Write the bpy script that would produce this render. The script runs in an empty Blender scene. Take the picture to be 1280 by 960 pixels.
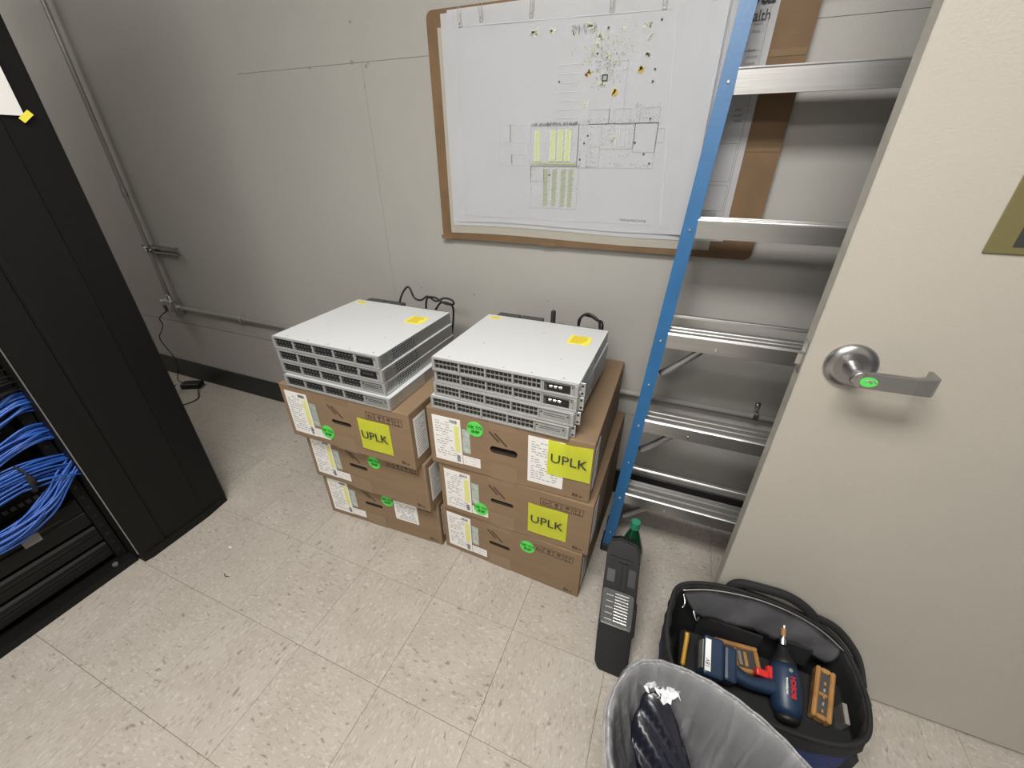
import bpy, bmesh, math, random
from mathutils import Vector, Matrix
random.seed(7)
C = bpy.context.scene.collection
# ------------------------------------------------------------------ camera, world, lights, exposure
cam = bpy.data.objects.new('camera', bpy.data.cameras.new('camera')); C.objects.link(cam)
cam.data.sensor_width = 36; cam.data.lens = 14.335; cam.data.clip_start = .02
yaw, pitch, roll = math.radians(-22.428), math.radians(29.332), math.radians(-.108)
_f = Vector((math.sin(yaw)*math.cos(pitch), math.cos(yaw)*math.cos(pitch), -math.sin(pitch)))
_r = Vector((math.cos(yaw), -math.sin(yaw), 0)); _u = _r.cross(_f)
_r2 = math.cos(roll)*_r + math.sin(roll)*_u; _u2 = -math.sin(roll)*_r + math.cos(roll)*_u
_m = Matrix((_r2, _u2, -_f)).transposed().to_4x4(); _m.translation = Vector((.90544, -.41491, 1.36877))
cam.matrix_world = _m
bpy.context.scene.camera = cam
w = bpy.data.worlds.new('world'); bpy.context.scene.world = w; w.use_nodes = True
w.node_tree.nodes['Background'].inputs[0].default_value = (.9, .93, 1, 1)
w.node_tree.nodes['Background'].inputs[1].default_value = .14
vs = bpy.context.scene.view_settings
vs.view_transform = 'Standard'; vs.look = 'None'; vs.gamma = 1; vs.use_curve_mapping = False
vs.exposure = 0.3
LIGHTS = [(.62, -.62, 50, 1.15, .55), (-3.1, .35, 10, .55, 1.15), (.5, -2.2, 34, 1.15, .55)]   # x, y, watts, size x, size y; last one is an added fill
for i, (lx, ly, lw, sx, sy) in enumerate(LIGHTS):
    ld = bpy.data.lights.new('troffer_or_fill_light', 'AREA'); ld.shape = 'RECTANGLE'; ld.size = sx; ld.size_y = sy
    ld.energy = lw; ld.color = (1, .975, .935)
    lo = bpy.data.objects.new('troffer_or_fill_light', ld); lo.location = (lx, ly, 2.70); C.objects.link(lo)

# ------------------------------------------------------------------ materials
def mat(name, col, rough=.5, metal=0, bump=0, bscale=80, var=0, vscale=8, emis=None, trans=0, stretch=None, spec=None, alpha=None):
    m = bpy.data.materials.new(name); m.use_nodes = True
    nt = m.node_tree; b = nt.nodes['Principled BSDF']
    b.inputs['Base Color'].default_value = (*col, 1); b.inputs['Roughness'].default_value = rough
    b.inputs['Metallic'].default_value = metal
    if spec is not None: b.inputs['Specular IOR Level'].default_value = spec
    if trans: b.inputs['Transmission Weight'].default_value = trans
    if alpha is not None: b.inputs['Alpha'].default_value = alpha
    if emis: b.inputs['Emission Color'].default_value = (*emis[0], 1); b.inputs['Emission Strength'].default_value = emis[1]
    if bump or var:
        tc = nt.nodes.new('ShaderNodeTexCoord'); mp = nt.nodes.new('ShaderNodeMapping')
        nt.links.new(tc.outputs['Object'], mp.inputs[0])
        if stretch: mp.inputs['Scale'].default_value = stretch
    if bump:
        n = nt.nodes.new('ShaderNodeTexNoise'); n.inputs['Scale'].default_value = bscale; n.inputs['Detail'].default_value = 3
        bp = nt.nodes.new('ShaderNodeBump'); bp.inputs['Strength'].default_value = bump; bp.inputs['Distance'].default_value = .002
        nt.links.new(mp.outputs[0], n.inputs['Vector']); nt.links.new(n.outputs['Fac'], bp.inputs['Height'])
        nt.links.new(bp.outputs[0], b.inputs['Normal'])
    if var:
        n = nt.nodes.new('ShaderNodeTexNoise'); n.inputs['Scale'].default_value = vscale; n.inputs['Detail'].default_value = 5
        r = nt.nodes.new('ShaderNodeValToRGB')
        r.color_ramp.elements[0].position = .3; r.color_ramp.elements[1].position = .7
        r.color_ramp.elements[0].color = (*[c*(1-var) for c in col], 1); r.color_ramp.elements[1].color = (*[min(1, c*(1+var)) for c in col], 1)
        nt.links.new(mp.outputs[0], n.inputs['Vector']); nt.links.new(n.outputs['Fac'], r.inputs[0]); nt.links.new(r.outputs[0], b.inputs['Base Color'])
    return m
M = {}
M['wall'] = mat('wall_paint', (.385, .375, .35), .42, bump=.35, bscale=170, var=.035, vscale=2.2)
M['joint'] = mat('wall_joint', (.24, .235, .22), .8)
M['ceiling'] = mat('ceiling_white', (.75, .74, .7), .9, bump=.3, bscale=60)
M['door'] = mat('door_paint', (.43, .40, .352), .38, bump=.3, bscale=260, var=.03, vscale=3)
M['dooredge'] = mat('door_edge_paint', (.42, .40, .35), .45, bump=.3, bscale=200, var=.1, vscale=30)
M['base'] = mat('black_rubber', (.012, .012, .012), .45)
M['brown'] = mat('corrugated_cardboard', (.235, .157, .092), .82, bump=.25, bscale=90, var=.07, vscale=5, stretch=(1, 1, 6))
M['browndark'] = mat('hole_shade_and_seam', (.03, .02, .013), .95)  # near black puts shade into the handle holes; also colours the flap seam
M['print'] = mat('dark_print', (.075, .045, .03), .8)
M['cork'] = mat('brown_board', (.165, .098, .048), .7, bump=.3, bscale=120, var=.14, vscale=14)
M['white'] = mat('label_paper', (.80, .79, .77), .6)
M['glossywhite'] = mat('glossy_label', (.80, .80, .82), .25)
M['paper'] = mat('plan_paper', (.84, .85, .88), .55, bump=.2, bscale=6, var=.015, vscale=3)
M['cream'] = mat('cream_paper', (.74, .71, .62), .6)
M['ink'] = mat('grey_ink', (.33, .33, .35), .7)
M['inkmid'] = mat('mid_grey_ink', (.48, .48, .51), .7)
M['inkdark'] = mat('dark_ink', (.03, .03, .035), .7)
M['inklight'] = mat('light_ink', (.60, .60, .64), .7)
M['inkgreen'] = mat('green_marker', (.42, .50, .22), .7)
M['inkpale'] = mat('pale_green_marker', (.70, .74, .58), .7)
M['inkorange'] = mat('orange_marker', (.70, .48, .08), .7)
M['neon'] = mat('neon_yellow_paper', (.95, 1.0, .09), .6)
M['yellow'] = mat('yellow_sticker', (.90, .78, .08), .5)
M['yellowd'] = mat('yellow_print', (.58, .43, .02), .6)
M['labelyellow'] = mat('label_yellow', (.72, .72, .25), .6)
M['holo'] = mat('holographic_strip', (.48, .56, .52), .3, metal=.3, var=.3, vscale=60)
M['green'] = mat('green_dot_paper', (.10, .68, .10), .55)
M['greenink'] = mat('green_dot_ink', (.01, .16, .01), .6)
M['tape'] = mat('clear_tape', (.25, .17, .105), .18, bump=.3, bscale=25)
M['boardtape'] = mat('board_tape', (.20, .13, .07), .2)
M['swtop'] = mat('pale_grey_enamel', (.62, .635, .64), .40, bump=.05, bscale=400)
M['swface'] = mat('grey_bezel', (.36, .365, .36), .4, metal=.2)
M['zinc'] = mat('zinc_sheet', (.52, .55, .56), .34, metal=.85, var=.12, vscale=25)
M['zincside'] = mat('dull_zinc_side', (.36, .37, .38), .42, metal=.6)
M['port'] = mat('port_black', (.008, .008, .008), .35)
M['portmetal'] = mat('port_metal', (.38, .38, .36), .35, metal=.6)
M['portdark'] = mat('port_dark_plastic', (.05, .05, .052), .4)
M['silver'] = mat('bright_steel', (.75, .75, .74), .22, metal=1)
M['alu'] = mat('brushed_aluminium', (.58, .575, .57), .36, metal=.95, bump=.08, bscale=60, var=.06, vscale=14, stretch=(.15, 8, 8))
M['blue'] = mat('blue_fibreglass', (.020, .125, .30), .38, bump=.15, bscale=90, var=.08, vscale=12)
M['black'] = mat('black_plastic', (.009, .009, .009), .5)
M['latchgrey'] = mat('dark_grey_plastic', (.075, .075, .078), .5)
M['pocket'] = mat('dark_pocket', (.018, .018, .02), .6)
M['rack'] = mat('rack_black_enamel', (.0045, .0042, .004), .6, bump=.15, bscale=300, spec=.28)
M['rackedge'] = mat('lit_edge_grey', (.33, .33, .32), .35, metal=.7)  # light grey for the rack cover edge, as if catching light
M['greysticker'] = mat('grey_sticker', (.20, .20, .19), .6)
M['cableblue'] = mat('blue_cable_jacket', (.028, .105, .42), .36)
M['cableblack'] = mat('black_cable_jacket', (.012, .012, .012), .4)
M['steelbox'] = mat('galvanised_steel', (.42, .42, .40), .42, metal=.8, var=.15, vscale=40)
M['paintpipe'] = mat('painted_conduit', (.40, .39, .36), .4, metal=.3)
M['nickel'] = mat('satin_nickel', (.42, .42, .43), .30, metal=1)
M['cloth'] = mat('black_fabric', (.011, .011, .012), .8, bump=.6, bscale=350)
M['bluecloth'] = mat('blue_fabric', (.016, .030, .14), .75, bump=.6, bscale=350)
M['mesh'] = mat('grey_lining', (.16, .16, .175), .32, bump=.5, bscale=18, var=.25, vscale=9)
M['toolblue'] = mat('dark_blue_plastic', (.012, .030, .065), .4, bump=.1, bscale=90)
M['red'] = mat('red_plastic', (.55, .02, .02), .4)
M['amber'] = mat('amber_plastic', (.34, .175, .06), .25, var=.2, vscale=30)
M['yplastic'] = mat('yellow_plastic', (.50, .27, .02), .4)
M['bottle'] = mat('green_bottle_plastic', (.008, .075, .03), .15, trans=.35)
M['cap'] = mat('green_cap', (.02, .22, .11), .4)
M['soda'] = mat('dark_liquid', (.01, .03, .015), .1)
M['bin'] = mat('grey_bin_plastic', (.10, .10, .105), .5)
M['navy'] = mat('dark_film', (.008, .009, .017), .22, bump=.8, bscale=12)
M['glassy'] = mat('clear_lid', (.22, .23, .24), .12, alpha=.22, spec=.9)
M['sign'] = mat('olive_placard', (.145, .125, .05), .6)
M['signdark'] = mat('dark_placard_print', (.03, .035, .03), .6)
M['diffuser'] = mat('light_diffuser', (.9, .9, .9), .6, emis=((1, .97, .91), 2.5))
M['door_dark'] = mat('dark_gap', (.02, .02, .02), .9)

def tile_material():
    m = bpy.data.materials.new('vinyl_tile'); m.use_nodes = True
    nt = m.node_tree; b = nt.nodes['Principled BSDF']; N = nt.nodes.new; Lk = nt.links.new
    tc = N('ShaderNodeTexCoord'); oi = N('ShaderNodeObjectInfo')
    ad = N('ShaderNodeVectorMath'); ad.operation = 'MULTIPLY_ADD'
    cx = N('ShaderNodeCombineXYZ'); mu = N('ShaderNodeMath'); mu.operation = 'MULTIPLY'; mu.inputs[1].default_value = 37.0
    Lk(oi.outputs['Random'], mu.inputs[0])
    for k in range(3): Lk(mu.outputs[0], cx.inputs[k])
    ad.inputs[1].default_value = (1, 1, 1); Lk(tc.outputs['Object'], ad.inputs[0]); Lk(cx.outputs[0], ad.inputs[2])
    def fleck(scale, sx, sy, lo, hi, seed):
        mp = N('ShaderNodeMapping'); mp.inputs['Scale'].default_value = (sx, sy, 1); mp.inputs['Location'].default_value = (seed, seed*1.7, 0)
        mp.inputs['Rotation'].default_value = (0, 0, .25)
        n = N('ShaderNodeTexNoise'); n.inputs['Scale'].default_value = scale; n.inputs['Detail'].default_value = 1.5; n.inputs['Distortion'].default_value = .4
        r = N('ShaderNodeMapRange'); r.inputs[1].default_value = lo; r.inputs[2].default_value = hi
        Lk(ad.outputs[0], mp.inputs[0]); Lk(mp.outputs[0], n.inputs['Vector']); Lk(n.outputs['Fac'], r.inputs[0])
        return r.outputs[0]
    def mix(fac, a, c, k=1.0):
        x = N('ShaderNodeMix'); x.data_type = 'RGBA'
        s = N('ShaderNodeMath'); s.operation = 'MULTIPLY'; s.inputs[1].default_value = k; Lk(fac, s.inputs[0]); Lk(s.outputs[0], x.inputs[0])
        if isinstance(a, tuple): x.inputs[6].default_value = (*a, 1)
        else: Lk(a, x.inputs[6])
        x.inputs[7].default_value = (*c, 1)
        return x.outputs[2]
    c = mix(fleck(9, 1, 1, .35, .65, 2), (.405, .365, .32), (.44, .40, .355))
    c = mix(fleck(120, 1, .4, .56, .68, 5), c, (.32, .28, .24), .6)
    c = mix(fleck(150, 1, .45, .58, .68, 9), c, (.56, .53, .48), .6)
    c = mix(fleck(100, 1, .38, .67, .73, 14), c, (.17, .14, .115), .65)
    Lk(c, b.inputs['Base Color']); b.inputs['Roughness'].default_value = .36
    return m
M['tile'] = tile_material(); M['floorjoint'] = mat('floor_joint', (.13, .115, .10), .9)

def film_material(name, col, opac, rough=.18):
    m = bpy.data.materials.new(name); m.use_nodes = True; nt = m.node_tree; b = nt.nodes['Principled BSDF']; N = nt.nodes.new
    b.inputs['Base Color'].default_value = (*col, 1); b.inputs['Roughness'].default_value = rough; b.inputs['Specular IOR Level'].default_value = .9
    t = N('ShaderNodeBsdfTransparent'); mx = N('ShaderNodeMixShader')
    tc = N('ShaderNodeTexCoord'); mp = N('ShaderNodeMapping'); mp.inputs['Scale'].default_value = (11, 11, 1.3)
    n = N('ShaderNodeTexNoise'); n.inputs['Scale'].default_value = 2.2; n.inputs['Detail'].default_value = 3; n.inputs['Distortion'].default_value = .7
    r = N('ShaderNodeMapRange'); r.inputs[1].default_value = .3; r.inputs[2].default_value = .75; r.inputs[3].default_value = opac*.6; r.inputs[4].default_value = min(1, opac*1.6)
    bp = N('ShaderNodeBump'); bp.inputs['Strength'].default_value = .7; bp.inputs['Distance'].default_value = .03
    nt.links.new(tc.outputs['Object'], mp.inputs[0]); nt.links.new(mp.outputs[0], n.inputs['Vector']); nt.links.new(n.outputs['Fac'], r.inputs[0])
    nt.links.new(n.outputs['Fac'], bp.inputs['Height']); nt.links.new(bp.outputs[0], b.inputs['Normal'])
    nt.links.new(r.outputs[0], mx.inputs[0]); nt.links.new(t.outputs[0], mx.inputs[1]); nt.links.new(b.outputs[0], mx.inputs[2])
    nt.links.new(mx.outputs[0], nt.nodes['Material Output'].inputs[0])
    return m
M['liner'] = film_material('clear_liner_film', (.60, .60, .62), .26)

def vent_material():
    m = mat('perforated_zinc', (.40, .44, .47), .35, metal=.8)
    nt = m.node_tree; b = nt.nodes['Principled BSDF']; N = nt.nodes.new
    tc = N('ShaderNodeTexCoord'); v = N('ShaderNodeTexVoronoi'); v.inputs['Scale'].default_value = 120; v.inputs['Randomness'].default_value = .15
    r = N('ShaderNodeValToRGB'); r.color_ramp.interpolation = 'CONSTANT'
    r.color_ramp.elements[0].color = (.02, .02, .02, 1); r.color_ramp.elements[1].color = (.55, .60, .63, 1); r.color_ramp.elements[1].position = .35
    nt.links.new(tc.outputs['Object'], v.inputs['Vector']); nt.links.new(v.outputs['Distance'], r.inputs[0]); nt.links.new(r.outputs[0], b.inputs['Base Color'])
    return m
M['vent'] = vent_material()

# ------------------------------------------------------------------ helpers
def obj(name, bm, m=None, parent=None, smooth=False):
    me = bpy.data.meshes.new(name); bmesh.ops.recalc_face_normals(bm, faces=bm.faces); bm.to_mesh(me); bm.free()
    o = bpy.data.objects.new(name, me); C.objects.link(o)
    if m is not None:
        for k in (m if isinstance(m, (list, tuple)) else [m]): me.materials.append(M[k] if isinstance(k, str) else k)
    if smooth:
        for p in me.polygons: p.use_smooth = True
    if parent: o.parent = parent
    return o
def tag(o, label=None, cat=None, group=None, kind=None):
    if label: o['label'] = label
    if cat: o['category'] = cat
    if group: o['group'] = group
    if kind: o['kind'] = kind
    return o
def thing(name, label, cat, loc=(0, 0, 0), rz=0, group=None):
    o = bpy.data.objects.new(name, None); o.empty_display_size = .05; C.objects.link(o)
    o.location = loc; o.rotation_euler = (0, 0, rz)
    return tag(o, label, cat, group)
def bx(bm, x0, x1, y0, y1, z0, z1, bev=0, seg=1, mi=0, rot=None, piv=None):
    r = bmesh.ops.create_cube(bm, size=1)
    vs_ = r['verts']
    for v in vs_: v.co = Vector((x0+(v.co.x+.5)*(x1-x0), y0+(v.co.y+.5)*(y1-y0), z0+(v.co.z+.5)*(z1-z0)))
    fs = list({f for v in vs_ for f in v.link_faces})
    if bev:
        es = list({e for v in vs_ for e in v.link_edges})
        rr = bmesh.ops.bevel(bm, geom=es, offset=bev, segments=seg, profile=.5, affect='EDGES', clamp_overlap=True)
        fs = [f for f in {f for v in rr['verts'] for f in v.link_faces}]
        vs_ = list({v for f in fs for v in f.verts})
    for f in fs: f.material_index = mi
    if rot is not None:
        bmesh.ops.rotate(bm, verts=vs_, cent=piv or Vector(((x0+x1)/2, (y0+y1)/2, (z0+z1)/2)), matrix=rot)
    return vs_
def box(name, m, parent, x0, x1, y0, y1, z0, z1, bev=0, seg=1, rot=None, piv=None):
    bm = bmesh.new(); bx(bm, x0, x1, y0, y1, z0, z1, bev, seg, 0, rot, piv); return obj(name, bm, m, parent)
def boxes(name, m, parent, lst, bev=0):
    bm = bmesh.new()
    for l in lst: bx(bm, *l[:6], bev=bev, mi=(l[6] if len(l) > 6 else 0))
    return obj(name, bm, m, parent)
def cyl(bm, p0, p1, r0, r1=None, n=16, mi=0, caps=True):
    p0, p1 = Vector(p0), Vector(p1); r1 = r0 if r1 is None else r1
    d = (p1-p0).normalized(); a = Vector((0, 0, 1)) if abs(d.z) < .9 else Vector((1, 0, 0))
    u = d.cross(a).normalized(); v = d.cross(u)
    A = [bm.verts.new(p0+r0*(math.cos(t)*u+math.sin(t)*v)) for t in [2*math.pi*i/n for i in range(n)]]
    B = [bm.verts.new(p1+r1*(math.cos(t)*u+math.sin(t)*v)) for t in [2*math.pi*i/n for i in range(n)]]
    fs = [bm.faces.new((A[i], A[(i+1) % n], B[(i+1) % n], B[i])) for i in range(n)]
    if caps: fs += [bm.faces.new(A[::-1]), bm.faces.new(B)]
    for f in fs: f.material_index = mi
def cylo(name, m, parent, p0, p1, r0, r1=None, n=16, smooth=False):
    bm = bmesh.new(); cyl(bm, p0, p1, r0, r1, n); return obj(name, bm, m, parent, smooth)
def spline(P, k=6, closed=False):
    P = [Vector(p) for p in P]; n = len(P); out = []
    rng = range(n) if closed else range(n-1)
    for i in rng:
        if closed: a, b, c, d = P[(i-1) % n], P[i], P[(i+1) % n], P[(i+2) % n]
        else: a, b, c, d = P[max(i-1, 0)], P[i], P[i+1], P[min(i+2, n-1)]
        for j in range(k):
            t = j/k
            out.append(.5*((2*b)+(-a+c)*t+(2*a-5*b+4*c-d)*t*t+(-a+3*b-3*c+d)*t**3))
    if not closed: out.append(P[-1])
    return out
def tube(bm, pts, r, n=6, closed=False, mi=0, flat=None):
    rings = []; pts = [Vector(p) for p in pts]; m_ = len(pts); up = Vector((0, 0, 1))
    for i, p in enumerate(pts):
        if closed: d = (pts[(i+1) % m_]-pts[i-1])
        else: d = pts[min(i+1, m_-1)]-pts[max(i-1, 0)]
        d = d.normalized() if d.length > 1e-9 else Vector((1, 0, 0))
        a = up if abs(d.dot(up)) < .95 else Vector((0, 1, 0))
        u = d.cross(a).normalized(); v = u.cross(d)
        ru, rv = (r, r) if flat is None else flat
        rings.append([bm.verts.new(p+ru*math.cos(2*math.pi*k/n)*u+rv*math.sin(2*math.pi*k/n)*v) for k in range(n)])
    for i in range(m_ if closed else m_-1):
        A, B = rings[i], rings[(i+1) % m_]
        for k in range(n):
            f = bm.faces.new((A[k], A[(k+1) % n], B[(k+1) % n], B[k])); f.material_index = mi
    if not closed: bm.faces.new(rings[0][::-1]); bm.faces.new(rings[-1])
def tubeo(name, m, parent, pts, r, n=6, closed=False, k=6, flat=None):
    bm = bmesh.new(); tube(bm, spline(pts, k, closed), r, n, closed, flat=flat); return obj(name, bm, m, parent, True)
def loft(bm, rings, cap0=False, cap1=False, mi=0):
    R = [[bm.verts.new(p) for p in r] for r in rings]; n = len(R[0])
    for a, b in zip(R, R[1:]):
        for k in range(n):
            f = bm.faces.new((a[k], a[(k+1) % n], b[(k+1) % n], b[k])); f.material_index = mi
    if cap0: bm.faces.new(R[0][::-1]).material_index = mi
    if cap1: bm.faces.new(R[-1]).material_index = mi
    return R
def prism(bm, prof, x0, x1, axis='x', mi=0):   # prof: closed list of 2D points
    def P(a, b, t): return {'x': (t, a, b), 'y': (a, t, b), 'z': (a, b, t)}[axis]
    A = [bm.verts.new(P(a, b, x0)) for a, b in prof]; B = [bm.verts.new(P(a, b, x1)) for a, b in prof]; n = len(prof)
    fs = [bm.faces.new((A[i], A[(i+1) % n], B[(i+1) % n], B[i])) for i in range(n)] + [bm.faces.new(A[::-1]), bm.faces.new(B)]
    for f in fs: f.material_index = mi
def copy_tree(o, parent=None):
    c = o.copy(); C.objects.link(c); c.parent = parent
    for ch in list(o.children): copy_tree(ch, c)
    return c
def text(body, size, m, parent, loc, rot, name='lettering', sx=1, off=0, bold=0, align='CENTER'):
    cu = bpy.data.curves.new(name, 'FONT'); cu.body = body; cu.size = size; cu.align_x = align; cu.align_y = 'CENTER'
    cu.extrude = .0002; cu.offset = bold; cu.resolution_u = 3
    t = bpy.data.objects.new(name, cu); C.objects.link(t); bpy.context.view_layer.update()
    me = bpy.data.meshes.new_from_object(t.evaluated_get(bpy.context.evaluated_depsgraph_get()))
    C.objects.unlink(t); bpy.data.objects.remove(t)
    me.materials.clear(); me.materials.append(M[m])
    o = bpy.data.objects.new(name, me); C.objects.link(o)
    if parent: o.parent = parent
    o.location = loc; o.rotation_euler = rot; o.scale = (sx, 1, 1)
    return o
FR = (math.pi/2, 0, 0)   # text standing up, facing -Y
def boolean(o, cutter):
    md = o.modifiers.new('cut', 'BOOLEAN'); md.object = cutter; md.solver = 'EXACT'; md.operation = 'DIFFERENCE'
    bpy.context.view_layer.update()
    me = bpy.data.meshes.new_from_object(o.evaluated_get(bpy.context.evaluated_depsgraph_get()))
    o.modifiers.clear(); o.data = me; bpy.data.objects.remove(cutter)

# ------------------------------------------------------------------ room
T = .3048; WY = 1.077
XL, XR, YF, ZC = -4.2, 2.13, -2.9, 2.75
fl = tag(box('floor', 'floorjoint', None, XL-.1, XR+.1, YF-.1, WY+.1, -.08, -.0035), kind='structure')
tb = bmesh.new(); bx(tb, -T/2+.0004, T/2-.0004, -T/2+.0004, T/2-.0004, -.0035, 0, bev=.0005)
t0 = obj('tile', tb, 'tile', fl)
first = True
for i in range(-13, 7):
    for j in range(-9, 4):
        cx_, cy_ = (i+.5)*T, (j+.5)*T
        if cx_-T/2 > XR or cx_+T/2 < XL+.15 or cy_-T/2 > WY or cy_+T/2 < YF: continue
        o = t0 if first else t0.copy()
        if not first: C.objects.link(o); o.parent = fl
        first = False
        o.location = (cx_, cy_, 0); o.rotation_euler = (0, 0, (i+j) % 2*math.pi/2 + (math.pi if random.random() < .5 else 0))
wall = tag(box('wall_back', 'joint', None, XL-.1, XR+.1, WY+.0015, WY+.12, 0, ZC), kind='structure')
def panel(x0, x1, z0, z1, gl=0, gr=0, gb=0, gt=0):      # gaps only where the joint is still open under the paint
    g = .0011; bm = bmesh.new()
    bx(bm, x0+gl*g, x1-gr*g, WY-.004, WY+.003, z0+gb*g, z1-gt*g); obj('wall_panel', bm, 'wall', wall)
panel(XL, -2.0, 0, .433, gt=2.2); panel(-2.0, .94, 0, .433, gt=2.2); panel(.94, 2.13, 0, .433, gt=2.2)
panel(XL, -.92, .433, ZC, gb=1)
panel(-.92, -.287, .433, 1.658, gr=1, gb=1, gt=1); panel(-.287, 2.13, .433, 1.658, gb=1, gt=1)
panel(-.92, -.325, 1.658, ZC); panel(-.325, 2.13, 1.658, ZC)
# old screw holes and gouges in the paint
for x, z, s in ((-.33, 1.66, .007), (-.27, 1.645, .006), (-.26, 1.652, .004), (-.31, 1.77, .005), (-.53, 1.655, .005), (.12, .86, .004), (-.14, .86, .004), (-.6, .8, .003), (-.9, .9, .003), (.44, .87, .003), (-.29, 1.585, .003)):
    cylo('screw_hole', 'joint', wall, (x, WY-.0046, z), (x, WY-.002, z), s, s*.6, 7)
tag(box('baseboard_back', 'base', None, XL, XR, WY-.012, WY-.003, 0, .137, bev=.003), kind='structure')
tag(box('wall_left', 'wall', None, XL-.1, XL, YF, WY, 0, ZC), kind='structure')
tag(box('wall_front', 'wall', None, XL-.1, XR+.1, YF-.1, YF, 0, ZC), kind='structure')
tag(boxes('wall_right', ['wall'], None, [(XR, XR+.1, .60, WY, 0, ZC), (XR, XR+.1, YF, -.42, 0, ZC), (XR, XR+.1, -.42, .60, 2.12, ZC)]), kind='structure')
tag(boxes('trim_1', ['dooredge'], None, [(XR-.012, XR+.1, .56, .60, 0, 2.12), (XR-.012, XR+.1, -.42, -.38, 0, 2.12), (XR-.012, XR+.1, -.38, .56, 2.08, 2.12)], bev=.003), kind='structure')
tag(box('ceiling', 'ceiling', None, XL-.1, XR+.1, YF-.1, WY+.1, ZC, ZC+.1), kind='structure')
NM = ['recessed ceiling light panel above the cardboard cartons', 'recessed ceiling light panel beyond the black rack', 'added fill light panel on the ceiling at the back of the room']
for (lx, ly, lw, sx, sy), nm in zip(LIGHTS, NM):
    t = thing('ceiling_or_fill_light', nm, 'ceiling light', (lx, ly, ZC-.03), 0)
    hx, hy = sx/2+.03, sy/2+.03
    boxes('frame', 'ceiling', t, [(-hx, hx, -hy, -hy+.03, 0, .03), (-hx, hx, hy-.03, hy, 0, .03), (-hx, -hx+.03, -hy, hy, 0, .03), (hx-.03, hx, -hy, hy, 0, .03)])
    box('diffuser', 'diffuser', t, -sx/2, sx/2, -sy/2, sy/2, .012, .02)

# ------------------------------------------------------------------ door (open leaf)
DX0, DX1, DY0, DY1 = 1.1735, 2.085, .510, .555
door = bpy.data.objects.new('door_1', None); C.objects.link(door); door.location = (0, 0, 0); tag(door, kind='structure')
bm = bmesh.new(); bx(bm, DX0, DX1, DY0, DY1, .006, 2.10, bev=.002)
bm.faces.ensure_lookup_table(); bm.normal_update()
for f in bm.faces:
    if f.normal.x < -.5: f.material_index = 1
obj('door_leaf', bm, ['door', 'dooredge'], door)
box('latch_plate', 'nickel', door, DX0-.0015, DX0+.001, DY0+.010, DY1-.010, .965, 1.035)
bm = bmesh.new(); prism(bm, [(DX0, DY0+.014), (DX0-.012, DY0+.014), (DX0-.002, DY0+.030), (DX0, DY0+.030)], .985, 1.008, 'z'); obj('latch_bolt', bm, 'silver', door)
bm = bmesh.new()
lx, lz = 1.250, 1.004
prof = [(.001, .0), (.0445, .0), (.0445, .004), (.041, .009), (.030, .012), (.016, .0125)]
rings = [[Vector((lx+r*math.cos(a), DY0-h, lz+r*math.sin(a))) for a in [2*math.pi*i/40 for i in range(40)]] for r, h in prof]
loft(bm, rings, True, True); rose = obj('rosette', bm, 'nickel', door, False)
for p in rose.data.polygons: p.use_smooth = abs(p.normal.y) < .98
bm = bmesh.new()
sp = [(.0155, .012), (.0130, .030), (.0125, .044), (.0135, .052), (.0155, .056), (.0155, .066), (.012, .068)]
loft(bm, [[Vector((lx+r*math.cos(a), DY0-h, lz+r*math.sin(a))) for a in [2*math.pi*i/28 for i in range(28)]] for r, h in sp], False, True)
obj('spindle', bm, 'nickel', door, True)
# flat lever blade with a returned tip
bm = bmesh.new()
blade = [(-.004, .060), (.020, .058), (.080, .058), (.098, .056), (.104, .050), (.1055, .030), (.112, .030), (.112, .062), (.106, .068), (.080, .070), (.0, .070), (-.012, .066)]
A = [bm.verts.new((lx+a, DY0-h, lz+(-.0150 if a > -.01 else -.011))) for a, h in blade]
B = [bm.verts.new((lx+a, DY0-h, lz+(.0150 if a > -.01 else .011))) for a, h in blade]
for v in B:
    if v.co.x > lx+.09: v.co.z += .004
n = len(blade)
for i in range(n): bm.faces.new((A[i], A[(i+1) % n], B[(i+1) % n], B[i]))
bm.faces.new(A[::-1]); bm.faces.new(B)
bmesh.ops.rotate(bm, verts=bm.verts, cent=(lx, DY0, lz), matrix=Matrix.Rotation(math.radians(-1), 3, 'Y'))
lever = obj('lever', bm, 'nickel', door)
gs = bmesh.new(); cyl(gs, (lx+.012, DY0-.0702, lz-.001), (lx+.012, DY0-.0708, lz-.001), .0135, n=20)
for v in gs.verts: v.co.z = lz+(v.co.z-lz)*.72; v.co.x = lx+.012+(v.co.x-lx-.012)*1.0
obj('green_tag', gs, 'green', door)
for i in range(6):
    a = random.uniform(-.008, .006); z = random.uniform(-.005, .004)
    tubeo('scratch', 'steelbox', door, [(lx+.012+a, DY0-.071, lz+z), (lx+.016+a, DY0-.071, lz+z+.003), (lx+.021+a, DY0-.071, lz+z-.001)], .0007, 4)
for x, z, l_, a_ in ((1.40, .30, .05, .1), (1.33, .72, .018, -.3), (1.62, .86, .012, .5), (1.215, 1.12, .008, 1.2), (1.55, .33, .02, .2)):
    box('scuff_mark', 'dooredge', door, x, x+l_, DY0-.0003, DY0, z, z+.0022, rot=Matrix.Rotation(a_, 3, 'Y'))
sign = thing('door_sign', 'blurry olive and dark placard fixed on the cream door, right of the lever', 'sign', (1.352, DY0, 1.228))
box('backing', 'sign', sign, 0, .12, -.003, 0, 0, .128, bev=.002)
box('dark_panel', 'signdark', sign, .032, .12, -.0036, -.0028, .012, .112)

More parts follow.
